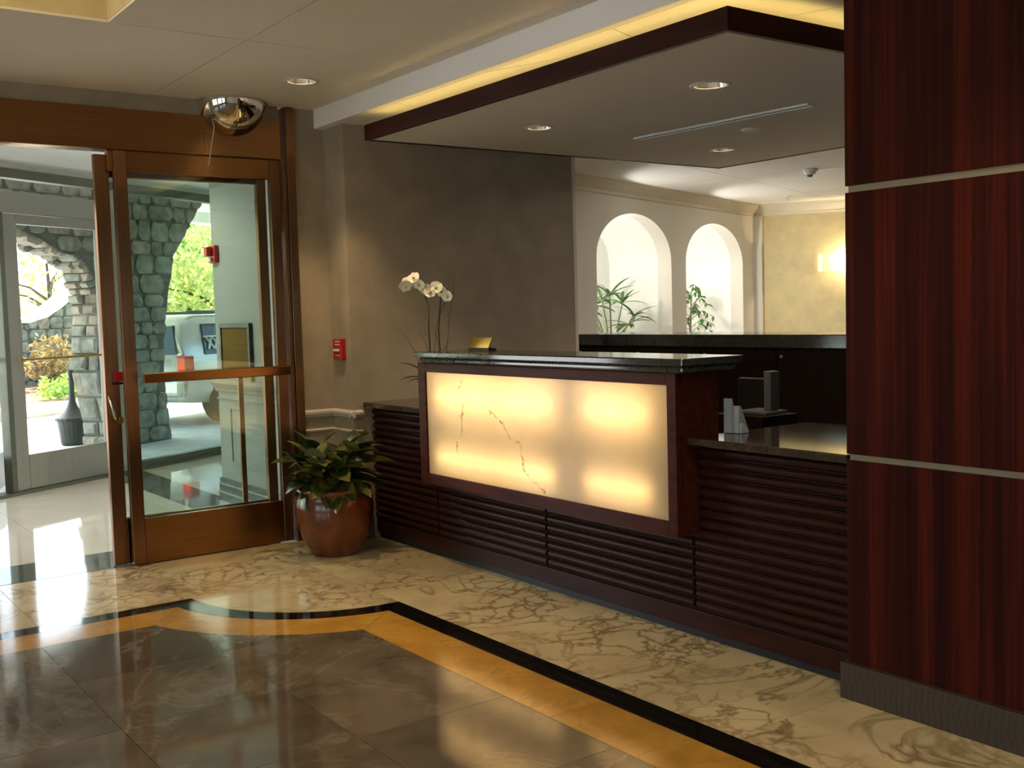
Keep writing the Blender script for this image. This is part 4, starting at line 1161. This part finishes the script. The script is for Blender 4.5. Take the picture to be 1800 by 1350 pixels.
MB().box((XB - 0.084, BY0 + 0.026, 0.86), (XB, BY1 - 0.026, BZ1)).build('box_back', 'wood_cabinet', desk)
pan = MB().box((BXF + 0.012, PY0 - 0.008, PZ0 - 0.008), (BXF + 0.016, PY1 + 0.008, PZ1 + 0.008))
pn = MB()
pn.face([(BXF + 0.012, PY0 - 0.004, PZ0 - 0.004), (BXF + 0.012, PY1 + 0.004, PZ0 - 0.004), (BXF + 0.012, PY1 + 0.004, PZ1 + 0.004), (BXF + 0.012, PY0 - 0.004, PZ1 + 0.004)])
onx = pn.build('onyx_panel', 'onyx', None)
onx.parent = desk
onx.matrix_parent_inverse = Matrix.Translation(-WORLD[desk.name])
onx['label'] = 'veined onyx slab glowing warm yellow from inside'
for z in (0.985, 0.640):
    for y0, y1 in ((3.42, 3.86), (4.10, 4.64), (4.652, 5.18)):
        MB().tube([(BXF + 0.078, y0, z), (BXF + 0.078, y1, z)], 0.013, 8).build('light_tube', 'tube_glow', desk)
MB().box((BXF + 0.03, 3.955, BZ0 + 0.02), (XB - 0.1, 3.99, BZ1 - 0.02)).build('light_box_divider', 'onyx_box_inside', desk)
# counters
UX0, UX1, UY0, UY1 = 3.150, 3.525, 3.15, 5.30
MB().box((UX0, UY0, 1.203), (UX1, UY1, 1.235)).build('upper_counter', 'granite_green', desk, bevel=0.006)
MB().box((UX0 + 0.022, UY0 + 0.022, 1.172), (UX1 - 0.02, UY1 - 0.02, 1.2025)).build('counter_edge_moulding', 'granite_green', desk, bevel=0.010)
LX0, LX1 = 3.262, 4.06
mb = MB().prism([(LX0, BY1 + 0.003), (LX1, BY1 + 0.003), (LX1, JOG_Y - 0.003), (LX0, JOG_Y - 0.003)], 0.860, 0.893)
mb.build('lower_counter', 'granite_brown', desk, bevel=0.005)
MB().prism([(LX0, YE), (LX1, YE), (LX1, BY0 - 0.001), (LX0, BY0 - 0.001)], 0.860, 0.893).build('lower_counter', 'granite_brown', desk, bevel=0.005)
MB().prism([(XB + 0.002, BY0 + 0.001), (LX1, BY0 + 0.001), (LX1, BY1 + 0.001), (XB + 0.002, BY1 + 0.001)], 0.72, 0.75).build('work_surface', 'wood_cabinet', desk)
MB().box((3.98, YE, 0.0), (4.05, JOG_Y - 0.02, 0.72)).build('leg_panel', 'wood_cabinet', desk)

# back cabinet
bc = empty('back_cabinet', (5.8, 4.3, 0), 'near black wooden cabinet run with thick top behind the desk', 'cabinet')
MB().box((5.60, 1.2, 0.0), (6.06, 6.78, 1.160)).build('body', 'wood_cabinet', bc)
MB().box((5.56, 1.2, 1.160), (6.12, 6.80, 1.250)).build('top', 'granite_green', bc, bevel=0.006)
yy = 6.78
k = 0
while yy > 1.3:
    y2 = yy - 0.69
    dr = MB().box((5.58, y2 + 0.006, 0.09), (5.599, yy - 0.006, 1.145)).build('door', 'wood_cabinet', bc, bevel=0.003)
    yk = yy - 0.06
    MB().lathe([(0.0, 0.0), (0.012, 0.003), (0.014, 0.012), (0.007, 0.02), (0.006, 0.03)], (0, 0, 0), 10).build('knob', 'metal_alu', None)
    kb_ = bpy.data.objects[-1] if False else [o for o in COL.objects if o.name.startswith('knob') and o.parent is None][0]
    kb_.parent = dr
    kb_.rotation_euler = (0, R_(90), 0)
    kb_.location = V((5.555, yk, 1.105)) - WORLD[bc.name]
    yy = y2
    k += 1

# monitor, paper rack, name plate
mo = empty('computer_monitor', (4.22, 3.62, 0.0), 'dark computer monitor with grey side edge behind the desk', 'monitor')
def pxw(p): return p
mo.location = (4.16, 3.52, 0.90)
WORLD[mo.name] = V((4.16, 3.52, 0.90))
tag(MB().box((4.075, 3.53, 0.0), (4.34, 3.85, 0.895)).build('side_table', 'wood_cabinet'), 'dark low table behind the right end of the desk', 'table')
MB().box((4.20, 3.612, 0.925), (4.24, 3.80, 1.075)).build('screen', 'plastic_black', mo, bevel=0.006)
MB().box((4.18, 3.565, 0.915), (4.245, 3.610, 1.115)).build('side_bezel', 'plastic_grey', mo, bevel=0.004)
MB().box((4.14, 3.56, 0.896), (4.30, 3.75, 0.914)).build('stand', 'plastic_grey', mo, bevel=0.004)

br = empty('brochure_rack', (3.62, 3.2, 0.893), 'pale wedge shaped leaflet holder on the right lower counter', 'leaflet holder')
def wedge_x(x0, h, dx, y0, y1, name, mat):
    m_ = MB()
    m_.loft([[(3.485 + x0, y, 0.8945), (3.485 + x0 + dx, y, 0.8945), (3.485 + x0 + dx, y, 0.905), (3.485 + x0 + dx * 0.28, y, 0.8945 + h), (3.485 + x0 + dx * 0.05, y, 0.8945 + h)] for y in (y0, y1)])
    m_.build(name, mat, br, bevel=0.0015)
wedge_x(0.0, 0.150, 0.045, 3.195, 3.238, 'tall_pocket', 'holder_white')
wedge_x(0.015, 0.118, 0.065, 3.165, 3.194, 'low_pocket', 'holder_white')
wedge_x(0.022, 0.045, 0.050, 3.158, 3.164, 'leaflet', 'paper_blue')

np_ = empty('name_plate', (3.42, 4.92, 1.235), 'small brass desk plate on dark wedge on the upper counter', 'name plate')
m_ = MB(); m_.loft([[(3.42, y, 1.2355), (3.48, y, 1.2355), (3.475, y, 1.245), (3.43, y, 1.252)] for y in (4.94, 5.14)]); m_.build('wedge', 'black_frame', np_)
m_ = MB(); m_.loft([[(3.425, y, 1.249), (3.432, y, 1.251), (3.462, y, 1.305), (3.455, y, 1.307)] for y in (4.945, 5.135)]); m_.build('plate', 'metal_gold', np_, bevel=0.001)

# ------------------------------------------------------------------ plants
def leaf_mesh(L, Wd, droop, fold, n=8):
    mb = MB()
    rows = []
    for i in range(n + 1):
        u = i / n
        ww = Wd * (math.sin(math.pi * min(1, u * 0.92 + 0.06)) ** 0.8) * (1 - 0.25 * u)
        if i == n: ww = 0.001
        x = L * u * (1 - 0.18 * droop * u)
        z = L * (0.20 * u - droop * u * u * 0.55)
        rows.append([mb.pt((x, -ww, z + fold * ww)), mb.pt((x, 0, z)), mb.pt((x, ww, z + fold * ww))])
    for a, b in zip(rows[:-1], rows[1:]):
        for k in (0, 1):
            mb.f.append([a[k], a[k + 1], b[k + 1], b[k]])
    return mb
PP = V((2.925, 5.93, 0))
pot = empty('potted_plant', tuple(PP), 'bushy variegated plant in a glazed red brown pot beside the door', 'potted plant')
MB().lathe([(0.0, 0), (0.145, 0), (0.155, 0.012), (0.20, 0.10), (0.232, 0.20), (0.240, 0.28), (0.232, 0.345), (0.215, 0.375), (0.226, 0.392), (0.228, 0.405), (0.215, 0.412), (0.200, 0.405), (0.196, 0.36)], PP, 40).build('pot', 'pot_glaze', pot, smooth=True)
MB().lathe([(0.0, 0.37), (0.10, 0.375), (0.198, 0.365)], PP, 24).build('soil', 'soil', pot, smooth=True)
r = random.Random(12)
lm = [leaf_mesh(0.235, 0.056, d, 0.30).build('leaf', 'leaf_variegated', pot, smooth=True, local=True) for d in (0.35, 0.75, 1.1)]
lmd = [leaf_mesh(0.225, 0.060, d, 0.28).build('leaf', 'leaf_dark', pot, smooth=True, local=True) for d in (0.5, 0.9)]
used = set()
for s in range(7):
    a = s * 0.9
    b0 = PP + V((0.06 * math.cos(a), 0.06 * math.sin(a), 0.36))
    hgt = (0.22, 0.15, 0.26, 0.13, 0.20, 0.17, 0.24)[s]
    tp = b0 + V((0.10 * math.cos(a), 0.10 * math.sin(a), hgt))
    MB().tube([b0, (b0 + tp) / 2 + V((0, 0, 0.02)), tp], [0.011, 0.010, 0.007]).build('stem', 'stem_green', pot, smooth=True)
    for k in range(12):
        u = 0.18 + 0.82 * k / 11
        p = b0.lerp(tp, u)
        az = a * 0.5 + k * 2.399 + r.uniform(-.3, .3)
        src = (lm if r.random() < 0.62 else lmd)
        src = src[min(len(src) - 1, int((1 - u) * 2.4 + r.random()))]
        sc = r.uniform(0.85, 1.15)
        rt = (r.uniform(-0.35, 0.35), -R_(75 * (u - 0.42) + r.uniform(-12, 16)), az)
        if src.name not in used:
            used.add(src.name)
            src.location = p - PP; src.rotation_euler = rt; src.scale = (sc,) * 3
        else:
            inst(src, 'leaf', pot, p, rt, (sc,) * 3)
# a few long reaching leaves
for az, el, zz, sc, mm in ((2.55, 2, 0.55, 1.5, 0), (2.85, -6, 0.50, 1.2, 0), (-0.62, 6, 0.52, 1.5, 0), (-0.95, -4, 0.50, 1.25, 0), (-0.25, 20, 0.57, 1.25, 0), (-2.9, -20, 0.46, 1.1, 1), (-1.6, -25, 0.46, 1.2, 0), (-2.2, -28, 0.44, 1.2, 0), (-1.2, -20, 0.45, 1.2, 0), (-2.0, -32, 0.45, 1.35, 0), (-2.45, -18, 0.47, 1.3, 0), (-1.75, -8, 0.52, 1.3, 0), (-2.7, -30, 0.44, 1.2, 1), (-2.1, 8, 0.55, 1.25, 1), (-1.45, 4, 0.54, 1.3, 0), (-2.6, 18, 0.58, 1.2, 1), (-1.0, 16, 0.56, 1.3, 0), (-0.5, -18, 0.47, 1.3, 0), (-0.3, 34, 0.60, 1.0, 0)):
    inst((lm if mm == 0 else lmd)[0], 'leaf', pot, PP + V((0.05 * math.cos(az), 0.05 * math.sin(az), zz)), (0.5 * math.sin(az * 3), -R_(el), az), (sc, sc * 0.95, sc))

# orchid on the left lower counter
OP = V((3.44, 5.58, 0.893))
orc = empty('orchid', tuple(OP), 'white flowering orchid in a dark pot behind the left end of the upper counter', 'orchid')
MB().lathe([(0, 0), (0.055, 0), (0.07, 0.06), (0.085, 0.15), (0.09, 0.16), (0.08, 0.165), (0.0, 0.15)], OP, 24).build('pot', 'pot_glaze', orc, smooth=True)
ol = [leaf_mesh(0.26, 0.035, 0.6, 0.25).build('leaf', 'leaf_dark', orc, smooth=True, local=True)]
ol[0].location = V((0, 0, 0.15)); ol[0].rotation_euler = (0, -R_(38), R_(140))
for az, el, sc in ((170, 12, 0.9), (120, 5, 0.7), (20, 30, 1.0)):
    inst(ol[0], 'leaf', orc, OP + V((0, 0, 0.15)), (0, -R_(el), R_(az)), (sc,) * 3)
def camright(p, dx, dz):
    return V(p) + cr * dx + V((0, 0, dz))
ob = OP + V((0, 0, 0.05))
s1 = [ob, camright(ob, -0.005, 0.25), camright(ob, -0.01, 0.42), camright(ob, -0.005, 0.55), camright(ob, -0.03, 0.63), camright(ob, -0.09, 0.69), camright(ob, -0.14, 0.70)]
s2 = [camright(ob, 0.03, 0), camright(ob, 0.055, 0.25), camright(ob, 0.05, 0.42), camright(ob, 0.065, 0.56), camright(ob, 0.075, 0.64), camright(ob, 0.11, 0.66), camright(ob, 0.15, 0.63)]
for s_ in (s1, s2):
    MB().tube(s_, [0.006, 0.006, 0.006, 0.005, 0.005, 0.004, 0.003]).build('stem', 'stem_dark', orc, smooth=True)
rt_ = random.Random(5)
for k in range(7):
    x0 = rt_.uniform(-0.05, 0.12)
    pth = [camright(ob, x0, 0.0)]
    hh = (0.75, 0.42, 0.36, 0.45, 0.40, 0.33, 0.68)[k]
    ex = (0.17, -0.19, 0.12, 0.02, -0.08, 0.10, 0.11)[k]
    for j in range(1, 7):
        pth.append(camright(ob, x0 + (ex - x0) * (j / 6) ** 1.5 + rt_.uniform(-.014, .014), hh * j / 6) + cf * rt_.uniform(-.02, .02))
    MB().tube(pth, [0.0035, 0.0032, 0.003, 0.0026, 0.0022, 0.0017, 0.001], 5).build('twig', 'twig', orc)
fm = MB()
for k in range(5):
    a = math.tau * k / 5 + math.pi / 2
    ln, wd = (0.036, 0.021) if k not in (1, 4) else (0.040, 0.028)
    row = []
    for i in range(6):
        u = i / 5
        ww = wd * math.sin(math.pi * min(1, 0.12 + u * 0.82)) ** 0.7
        zz = 0.010 * u * u
        cx0, cy0 = ln * u * math.cos(a), ln * u * math.sin(a)
        row.append([fm.pt((cx0 + ww * -math.sin(a) * e_, cy0 + ww * math.cos(a) * e_, zz + 0.004 * (1 - abs(e_)) + 0.0006 * k)) for e_ in (-1, 0, 1)])
    for a_, b_ in zip(row[:-1], row[1:]):
        for q_ in (0, 1):
            fm.f.append([a_[q_], a_[q_ + 1], b_[q_ + 1], b_[q_]])
fsrc = fm.build('flower', 'petal', orc, smooth=True, local=True)
lsrc = MB().lathe([(0.0, 0.022), (0.006, 0.018), (0.010, 0.010), (0.006, 0.003), (0.0, 0.002)], (0, -0.004, 0), 8).build('lip', 'petal_lip', None, smooth=True)
lsrc.parent = fsrc
fq = (-cf).to_track_quat('Z', 'Y').to_euler()
spots = [(-0.125, 0.695), (-0.085, 0.72), (-0.05, 0.685), (-0.01, 0.66), (0.02, 0.635), (0.065, 0.665), (0.10, 0.645), (0.135, 0.615), (-0.145, 0.675)]
for k, (dx, dz) in enumerate(spots):
    p = camright(ob, dx * 0.9 - 0.01, dz) - cf * (0.012 + 0.01 * (k % 3))
    e = fq.copy(); e.rotate_axis('X', rt_.uniform(-.5, .5)); e.rotate_axis('Y', rt_.uniform(-.5, .5)); e.rotate_axis('Z', rt_.uniform(-.4, .4))
    if k == 0:
        fsrc.location = p - OP; fsrc.rotation_euler = e
    else:
        f2 = inst(fsrc, 'flower', orc, p, e)
        l2 = lsrc.copy(); COL.objects.link(l2); l2.parent = f2

# plants in the niches
def niche_pt(t, d, z): return ax @ V((t, d, z))
np1 = niche_pt(1.36, 0.40, SILL)
n1 = empty('palm_plant', tuple(np1), 'spiky leaved green palm standing in the left arched niche', 'plant')
MB().lathe([(0, 0), (0.12, 0), (0.16, 0.24), (0.15, 0.25), (0.0, 0.23)], np1, 20).build('pot', 'pot_glaze', n1, smooth=True)
pl0 = leaf_mesh(0.34, 0.026, 0.5, 0.3).build('leaf', 'leaf_green', n1, smooth=True, local=True)
r = random.Random(31)
firstp = True
for s in range(7):
    a = s * 0.9
    b0 = np1 + V((0.05 * math.cos(a), 0.05 * math.sin(a), 0.22))
    tp = np1 + V((0.24 * math.cos(a), 0.24 * math.sin(a), 0.50 + 0.32 * r.random()))
    MB().tube([b0, (b0 + tp) / 2 + V((0, 0, 0.06)), tp], [0.010, 0.009, 0.006]).build('stem', 'stem_green', n1)
    for k in range(9):
        az = k * math.tau / 9 + s
        rt = (r.uniform(-.3, .3), -R_(r.uniform(-15, 45)), az)
        sc = r.uniform(0.7, 1.0)
        if firstp:
            pl0.location = tp - np1; pl0.rotation_euler = rt; firstp = False
        else:
            inst(pl0, 'leaf', n1, tp, rt, (sc,) * 3)
np2 = niche_pt(3.24, 0.40, SILL)
n2 = empty('ficus_plant', tuple(np2), 'small leaved weeping ficus standing in the right arched niche', 'plant')
MB().lathe([(0, 0), (0.12, 0), (0.16, 0.24), (0.15, 0.25), (0.0, 0.23)], np2, 20).build('pot', 'pot_glaze', n2, smooth=True)
tk = MB().tube([np2 + V((0, 0, 0.2)), np2 + V((0.02, 0.0, 0.5)), np2 + V((0.05, 0.01, 0.86))], [0.016, 0.012, 0.005]).build('trunk', 'bark', n2)
fl0 = leaf_mesh(0.075, 0.017, 0.6, 0.3, 4).build('leaf', 'leaf_green', n2, smooth=True, local=True)
firstp = True
for s in range(16):
    a = s * 2.4
    z0 = 0.36 + 0.031 * s
    b0 = np2 + V((0.02, 0, z0))
    ln = (0.36 - 0.014 * s)
    pts = [b0, b0 + V((math.cos(a) * ln * 0.5, math.sin(a) * ln * 0.5, 0.10)), b0 + V((math.cos(a) * ln, math.sin(a) * ln, 0.04 - 0.05 * r.random()))]
    MB().tube(pts, [0.004, 0.003, 0.0015], 4).build('branch', 'bark', tk)
    for k in range(11):
        u = 0.3 + 0.7 * k / 10
        p = pts[0].lerp(pts[1], u * 2) if u < 0.5 else pts[1].lerp(pts[2], u * 2 - 1)
        rt = (r.uniform(-.6, .6), R_(r.uniform(5, 65)), r.uniform(0, 6.28))
        sc = r.uniform(0.8, 1.25)
        if firstp:
            fl0.location = p - np2; fl0.rotation_euler = rt; firstp = False
        else:
            inst(fl0, 'leaf', n2, p, rt, (sc,) * 3)

# ------------------------------------------------------------------ lamps and small ceiling things
def downlight(loc, label, rad, energy, group, col_=(1.0, 0.78, 0.5), spot=100, bulb=True):
    d = empty('downlight', loc, label, 'downlight', group)
    c = V(loc)
    MB().lathe([(rad * 0.86, 0.0), (rad * 0.9, -0.004), (rad * 1.12, -0.003), (rad * 1.14, 0.0005)], c, 32).build('trim_ring', 'plastic_white', d, smooth=True)
    MB().lathe([(rad * 0.86, 0.0), (rad * 0.70, 0.045), (rad * 0.45, 0.085), (rad * 0.40, 0.09), (0.0, 0.09)], c, 32).build('reflector', 'reflector', d, smooth=True)
    MB().lathe([(0.0, 0.02), (rad * 0.20, 0.024), (rad * 0.30, 0.045), (rad * 0.28, 0.075), (0.0, 0.085)], c, 16).build('bulb', 'bulb_glow', d, smooth=True)
    lamp('downlight_beam', 'SPOT', c + V((0, 0, -0.012)), energy, col_, d, spot_size=R_(spot), spot_blend=0.5, shadow_soft_size=rad * 0.5)
    return d
def drill(o, spots, rad):
    # cut round openings for the recessed lamps
    for x, y in spots:
        z = o.matrix_world.translation.z
        cu_ = MB().lathe([(rad, -0.3), (rad, 0.3)], (x, y, (CEIL if o.name.startswith('ceiling') else SZ0)), 32, caps=True).build('cutter', 'plastic_white')
        md_ = o.modifiers.new('hole', 'BOOLEAN')
        md_.operation = 'DIFFERENCE'
        md_.solver = 'EXACT'
        md_.object = cu_
        bpy.context.view_layer.update()
        me = bpy.data.meshes.new_from_object(o.evaluated_get(bpy.context.evaluated_depsgraph_get()))
        o.modifiers.remove(md_)
        o.data = me
        bpy.data.objects.remove(cu_)
lob = [(2.69, 5.66), (0.3, 0.6), (2.4, 1.2)]
for o in list(ceil.children):
    if o.name.startswith('ceiling_panel'):
        bb = [V(c) for c in o.bound_box]
        x0, x1 = min(b.x for b in bb), max(b.x for b in bb)
        y0, y1 = min(b.y for b in bb), max(b.y for b in bb)
        hit = [p for p in lob if x0 < p[0] < x1 and y0 < p[1] < y1]
        if hit: drill(o, hit, 0.079)
spn = [o for o in sof.children if o.name.startswith('soffit_panel')][0]
drill(spn, [(3.84, 4.96), (5.50, 5.08)], 0.067)
drill(spn, [(3.86, 3.64)], 0.079)
downlight((2.69, 5.66, CEIL - 0.001), 'recessed round downlight in the lobby ceiling near the mirror dome', 0.088, 34, 'recessed downlights', spot=95, col_=(1.0, 0.72, 0.42))
downlight((3.84, 4.96, SZ0 + 0.003), 'recessed round downlight nearest the grey wall in the soffit', 0.075, 14, 'recessed downlights')
downlight((3.86, 3.64, SZ0 + 0.003), 'recessed round downlight largest in view in the soffit', 0.088, 14, 'recessed downlights')
downlight((5.50, 5.08, SZ0 + 0.003), 'recessed round downlight at the far corner of the soffit', 0.075, 14, 'recessed downlights')
downlight((0.3, 0.6, CEIL - 0.001), 'added unseen fill downlight in the lobby ceiling above the viewer', 0.088, 40, 'recessed downlights', spot=120)  # added out of view to lift the lobby's ambient light
downlight((2.4, 1.2, CEIL - 0.001), 'added unseen fill downlight in the lobby ceiling before the column', 0.088, 26, 'recessed downlights', spot=120)  # second added fill lamp, also outside the view
# linear air slot
vn = empty('air_slot', (4.67, 4.35, SZ0), 'white linear air diffuser slot in the soffit', 'air vent')
vm_ = Matrix.Translation((4.67, 4.35, 0)) @ Matrix.Rotation(R_(-3.2), 4, 'Z').inverted()
for x in (-0.030, 0.030):
    MB(vm_).box((x - 0.009, -0.63, SZ0 - 0.006), (x + 0.009, 0.63, SZ0 + 0.004)).build('blade', 'plastic_white', vn)
MB(vm_).box((-0.021, -0.63, SZ0 - 0.0005), (0.021, 0.63, SZ0 + 0.0038)).build('slot', 'toe_black', vn)
for y in (-0.64, 0.63):
    MB(vm_).box((-0.039, y, SZ0 - 0.006), (0.039, y + 0.01, SZ0 + 0.004)).build('end_cap', 'plastic_white', vn)
cap = empty('sprinkler', (5.03, 4.42, SZ0), 'flat round sprinkler cover plate in the soffit', 'sprinkler')
MB().lathe([(0, -0.008), (0.05, -0.008), (0.058, -0.004), (0.058, 0.003), (0, 0.003)], (5.03, 4.42, SZ0), 20).build('plate', 'plastic_white', cap)
# sconce
sc_ = empty('wall_sconce', tuple(yx @ V((1.35, 0, 1.95))), 'glowing white box sconce on the yellow wall', 'wall lamp')
ST0, ST1, SZa, SZb = 0.78, 1.42, 1.825, 2.03
shd = MB(yx)
shd.loft([[(ST0, -0.004, z), (ST0, -0.07, z), (ST0 + 0.05, -0.10, z), (ST1 - 0.05, -0.10, z), (ST1, -0.07, z), (ST1, -0.004, z)] for z in (SZa, SZb)], caps=False, closed=False)
shd.build('shade', 'sconce_glass', sc_)
MB(yx).box((ST0 + 0.15, -0.012, SZa + 0.04), (ST1 - 0.15, -0.001, SZb - 0.04)).build('back_plate', 'metal_alu', sc_)
lamp('sconce_light', 'POINT', yx @ V(((ST0 + ST1) / 2 + 0.02, -0.055, 1.95)), 10, (1.0, 0.80, 0.46), sc_, shadow_soft_size=0.03)
# arched room lights, all added out of view
for k, (t0, t1) in enumerate(ARCH):
    p = niche_pt(t0 + 0.06, 0.21, SPR - 0.05)
    d = empty('niche_fill_lamp', tuple(p), 'added unseen lamp behind the left edge of the %s arched niche' % ('left', 'right')[k], 'lamp', 'added niche lamps')
    MB().lathe([(0.0, 0.0), (0.03, 0.0), (0.034, 0.05), (0.02, 0.07), (0, 0.07)], p, 12).build('housing', 'plastic_white', d)
    lamp('niche_fill_light', 'POINT', p + AD * 0.06 + V((0, 0, -0.05)), 21, (1.0, 0.97, 0.92), d, shadow_soft_size=0.05)  # added light whitens the niche from behind its edge
for k, (x, y) in enumerate(((9.6, 5.6), (7.2, 3.8), (7.6, 5.2))):  # panels added behind the column to brighten the arched room
    d = empty('ceiling_light', (x, y, LOWC), 'flat white ceiling light panel in the arched room, %s' % ('nearest the yellow wall', 'nearest the office end', 'nearest the niches')[k], 'ceiling light', 'ceiling light panels')
    if k == 2:
        bpy.data.objects.remove(d); continue
    MB().box((x - 0.3, y - 0.3, LOWC - 0.02), (x + 0.3, y + 0.3, LOWC + 0.004)).build('frame', 'plastic_white', d)
    MB().box((x - 0.28, y - 0.28, LOWC - 0.024), (x + 0.28, y + 0.28, LOWC - 0.0205)).build('diffuser', 'panel_glow', d)
sd = empty('smoke_detector', (0, 0, 0), 'small smoke detector on the white ceiling of the arched room', 'smoke detector')
SDp = V((7.99, 6.33, LOWC)); sd.location = SDp; WORLD[sd.name] = SDp.copy()
MB().lathe([(0.0, -0.055), (0.035, -0.055), (0.05, -0.045), (0.06, -0.02), (0.07, -0.018), (0.07, 0.0), (0, 0.0)], SDp, 20).build('body', 'plastic_white', sd, smooth=True)
MB().lathe([(0.0, -0.075), (0.022, -0.072), (0.026, -0.056), (0.0, -0.054)], SDp, 14).build('sensor', 'plastic_grey', sd, smooth=True)
vl = empty('vestibule_downlight', (1.95, 8.2, VC), 'small recessed downlight in the vestibule ceiling', 'downlight')
MB().lathe([(0.0, -0.002), (0.05, -0.002), (0.052, -0.006), (0.075, -0.005), (0.078, 0.0)], (1.95, 8.2, VC), 20).build('trim_ring', 'metal_chrome', vl, smooth=True)
lamp('vestibule_beam', 'SPOT', (1.95, 8.2, VC - 0.02), 70, (1.0, 0.93, 0.82), vl, spot_size=R_(150), spot_blend=0.4, shadow_soft_size=0.05)

# mirror dome
DM = V((2.565, WALL_Y - 0.003, CEIL - 0.002))
md = empty('mirror_dome', tuple(DM), 'shiny half dome safety mirror under the ceiling above the doors', 'mirror')
rr = 0.215
mb = MB()
N1, N2 = 10, 28
mb.loft([[(DM.x + rr * math.cos(math.pi / 2 * i / N1 * 0.999) * math.cos(math.pi + math.pi * k / N2), DM.y + rr * math.cos(math.pi / 2 * i / N1 * 0.999) * math.sin(math.pi + math.pi * k / N2), DM.z - 0.96 * rr * math.sin(math.pi / 2 * i / N1)) for k in range(N2 + 1)] for i in range(N1 + 1)], caps=False, closed=False)
mb.build('dome', 'mirror_metal', md, smooth=True)
mb = MB()
mb.loft([[(DM.x + q0 * math.cos(math.pi + math.pi * k / N2), DM.y + q0 * math.sin(math.pi + math.pi * k / N2), DM.z + zz) for k in range(N2 + 1)] for q0, zz in ((rr, -0.008), (rr + 0.012, -0.008), (rr + 0.012, 0.0))], caps=False, closed=False)
mb.build('rim', 'metal_chrome', md)
cdp = V((2.41, WALL_Y - 0.10, CEIL - 0.13))
cord = MB().tube([cdp + V((0.075, -0.06, -0.012)), cdp + V((0.04, -0.05, -0.016)), cdp, cdp + V((0.006, -0.008, -0.05)), cdp + V((0.0, 0.02, -0.13)), cdp + V((-0.012, 0.06, -0.27))], 0.0022, 6).build('hanging_cord', 'cord_white', smooth=True)
tag(cord, 'thin white cord dangling from the mirror dome', 'cord')

# fire alarm pull station on the return of the wall
ps = empty('pull_station', (JOG_X, 6.27, 1.17), 'red fire alarm pull station on the wall corner beside the doors', 'fire alarm')
MB().box((JOG_X - 0.035, 6.215, 1.17), (JOG_X - 0.0005, 6.335, 1.305)).build('housing', 'plastic_red', ps, bevel=0.005)
MB().box((JOG_X - 0.047, 6.24, 1.225), (JOG_X - 0.035, 6.31, 1.24)).build('pull_handle', 'plastic_white', ps, bevel=0.003)
for z in (1.195, 1.265, 1.285):
    MB().box((JOG_X - 0.0358, 6.235, z), (JOG_X - 0.0345, 6.30, z + 0.006)).build('marking', 'plastic_white', ps)

sh2 = empty('sprinkler', (9.75, 8.04, LOWC), 'tiny white sprinkler head on the ceiling near the yellow wall', 'sprinkler')
MB().lathe([(0.0, -0.05), (0.02, -0.048), (0.02, -0.042), (0.008, -0.04), (0.008, -0.012), (0.035, -0.008), (0.038, 0.0)], (9.75, 8.04, LOWC), 14).build('body', 'plastic_white', sh2)
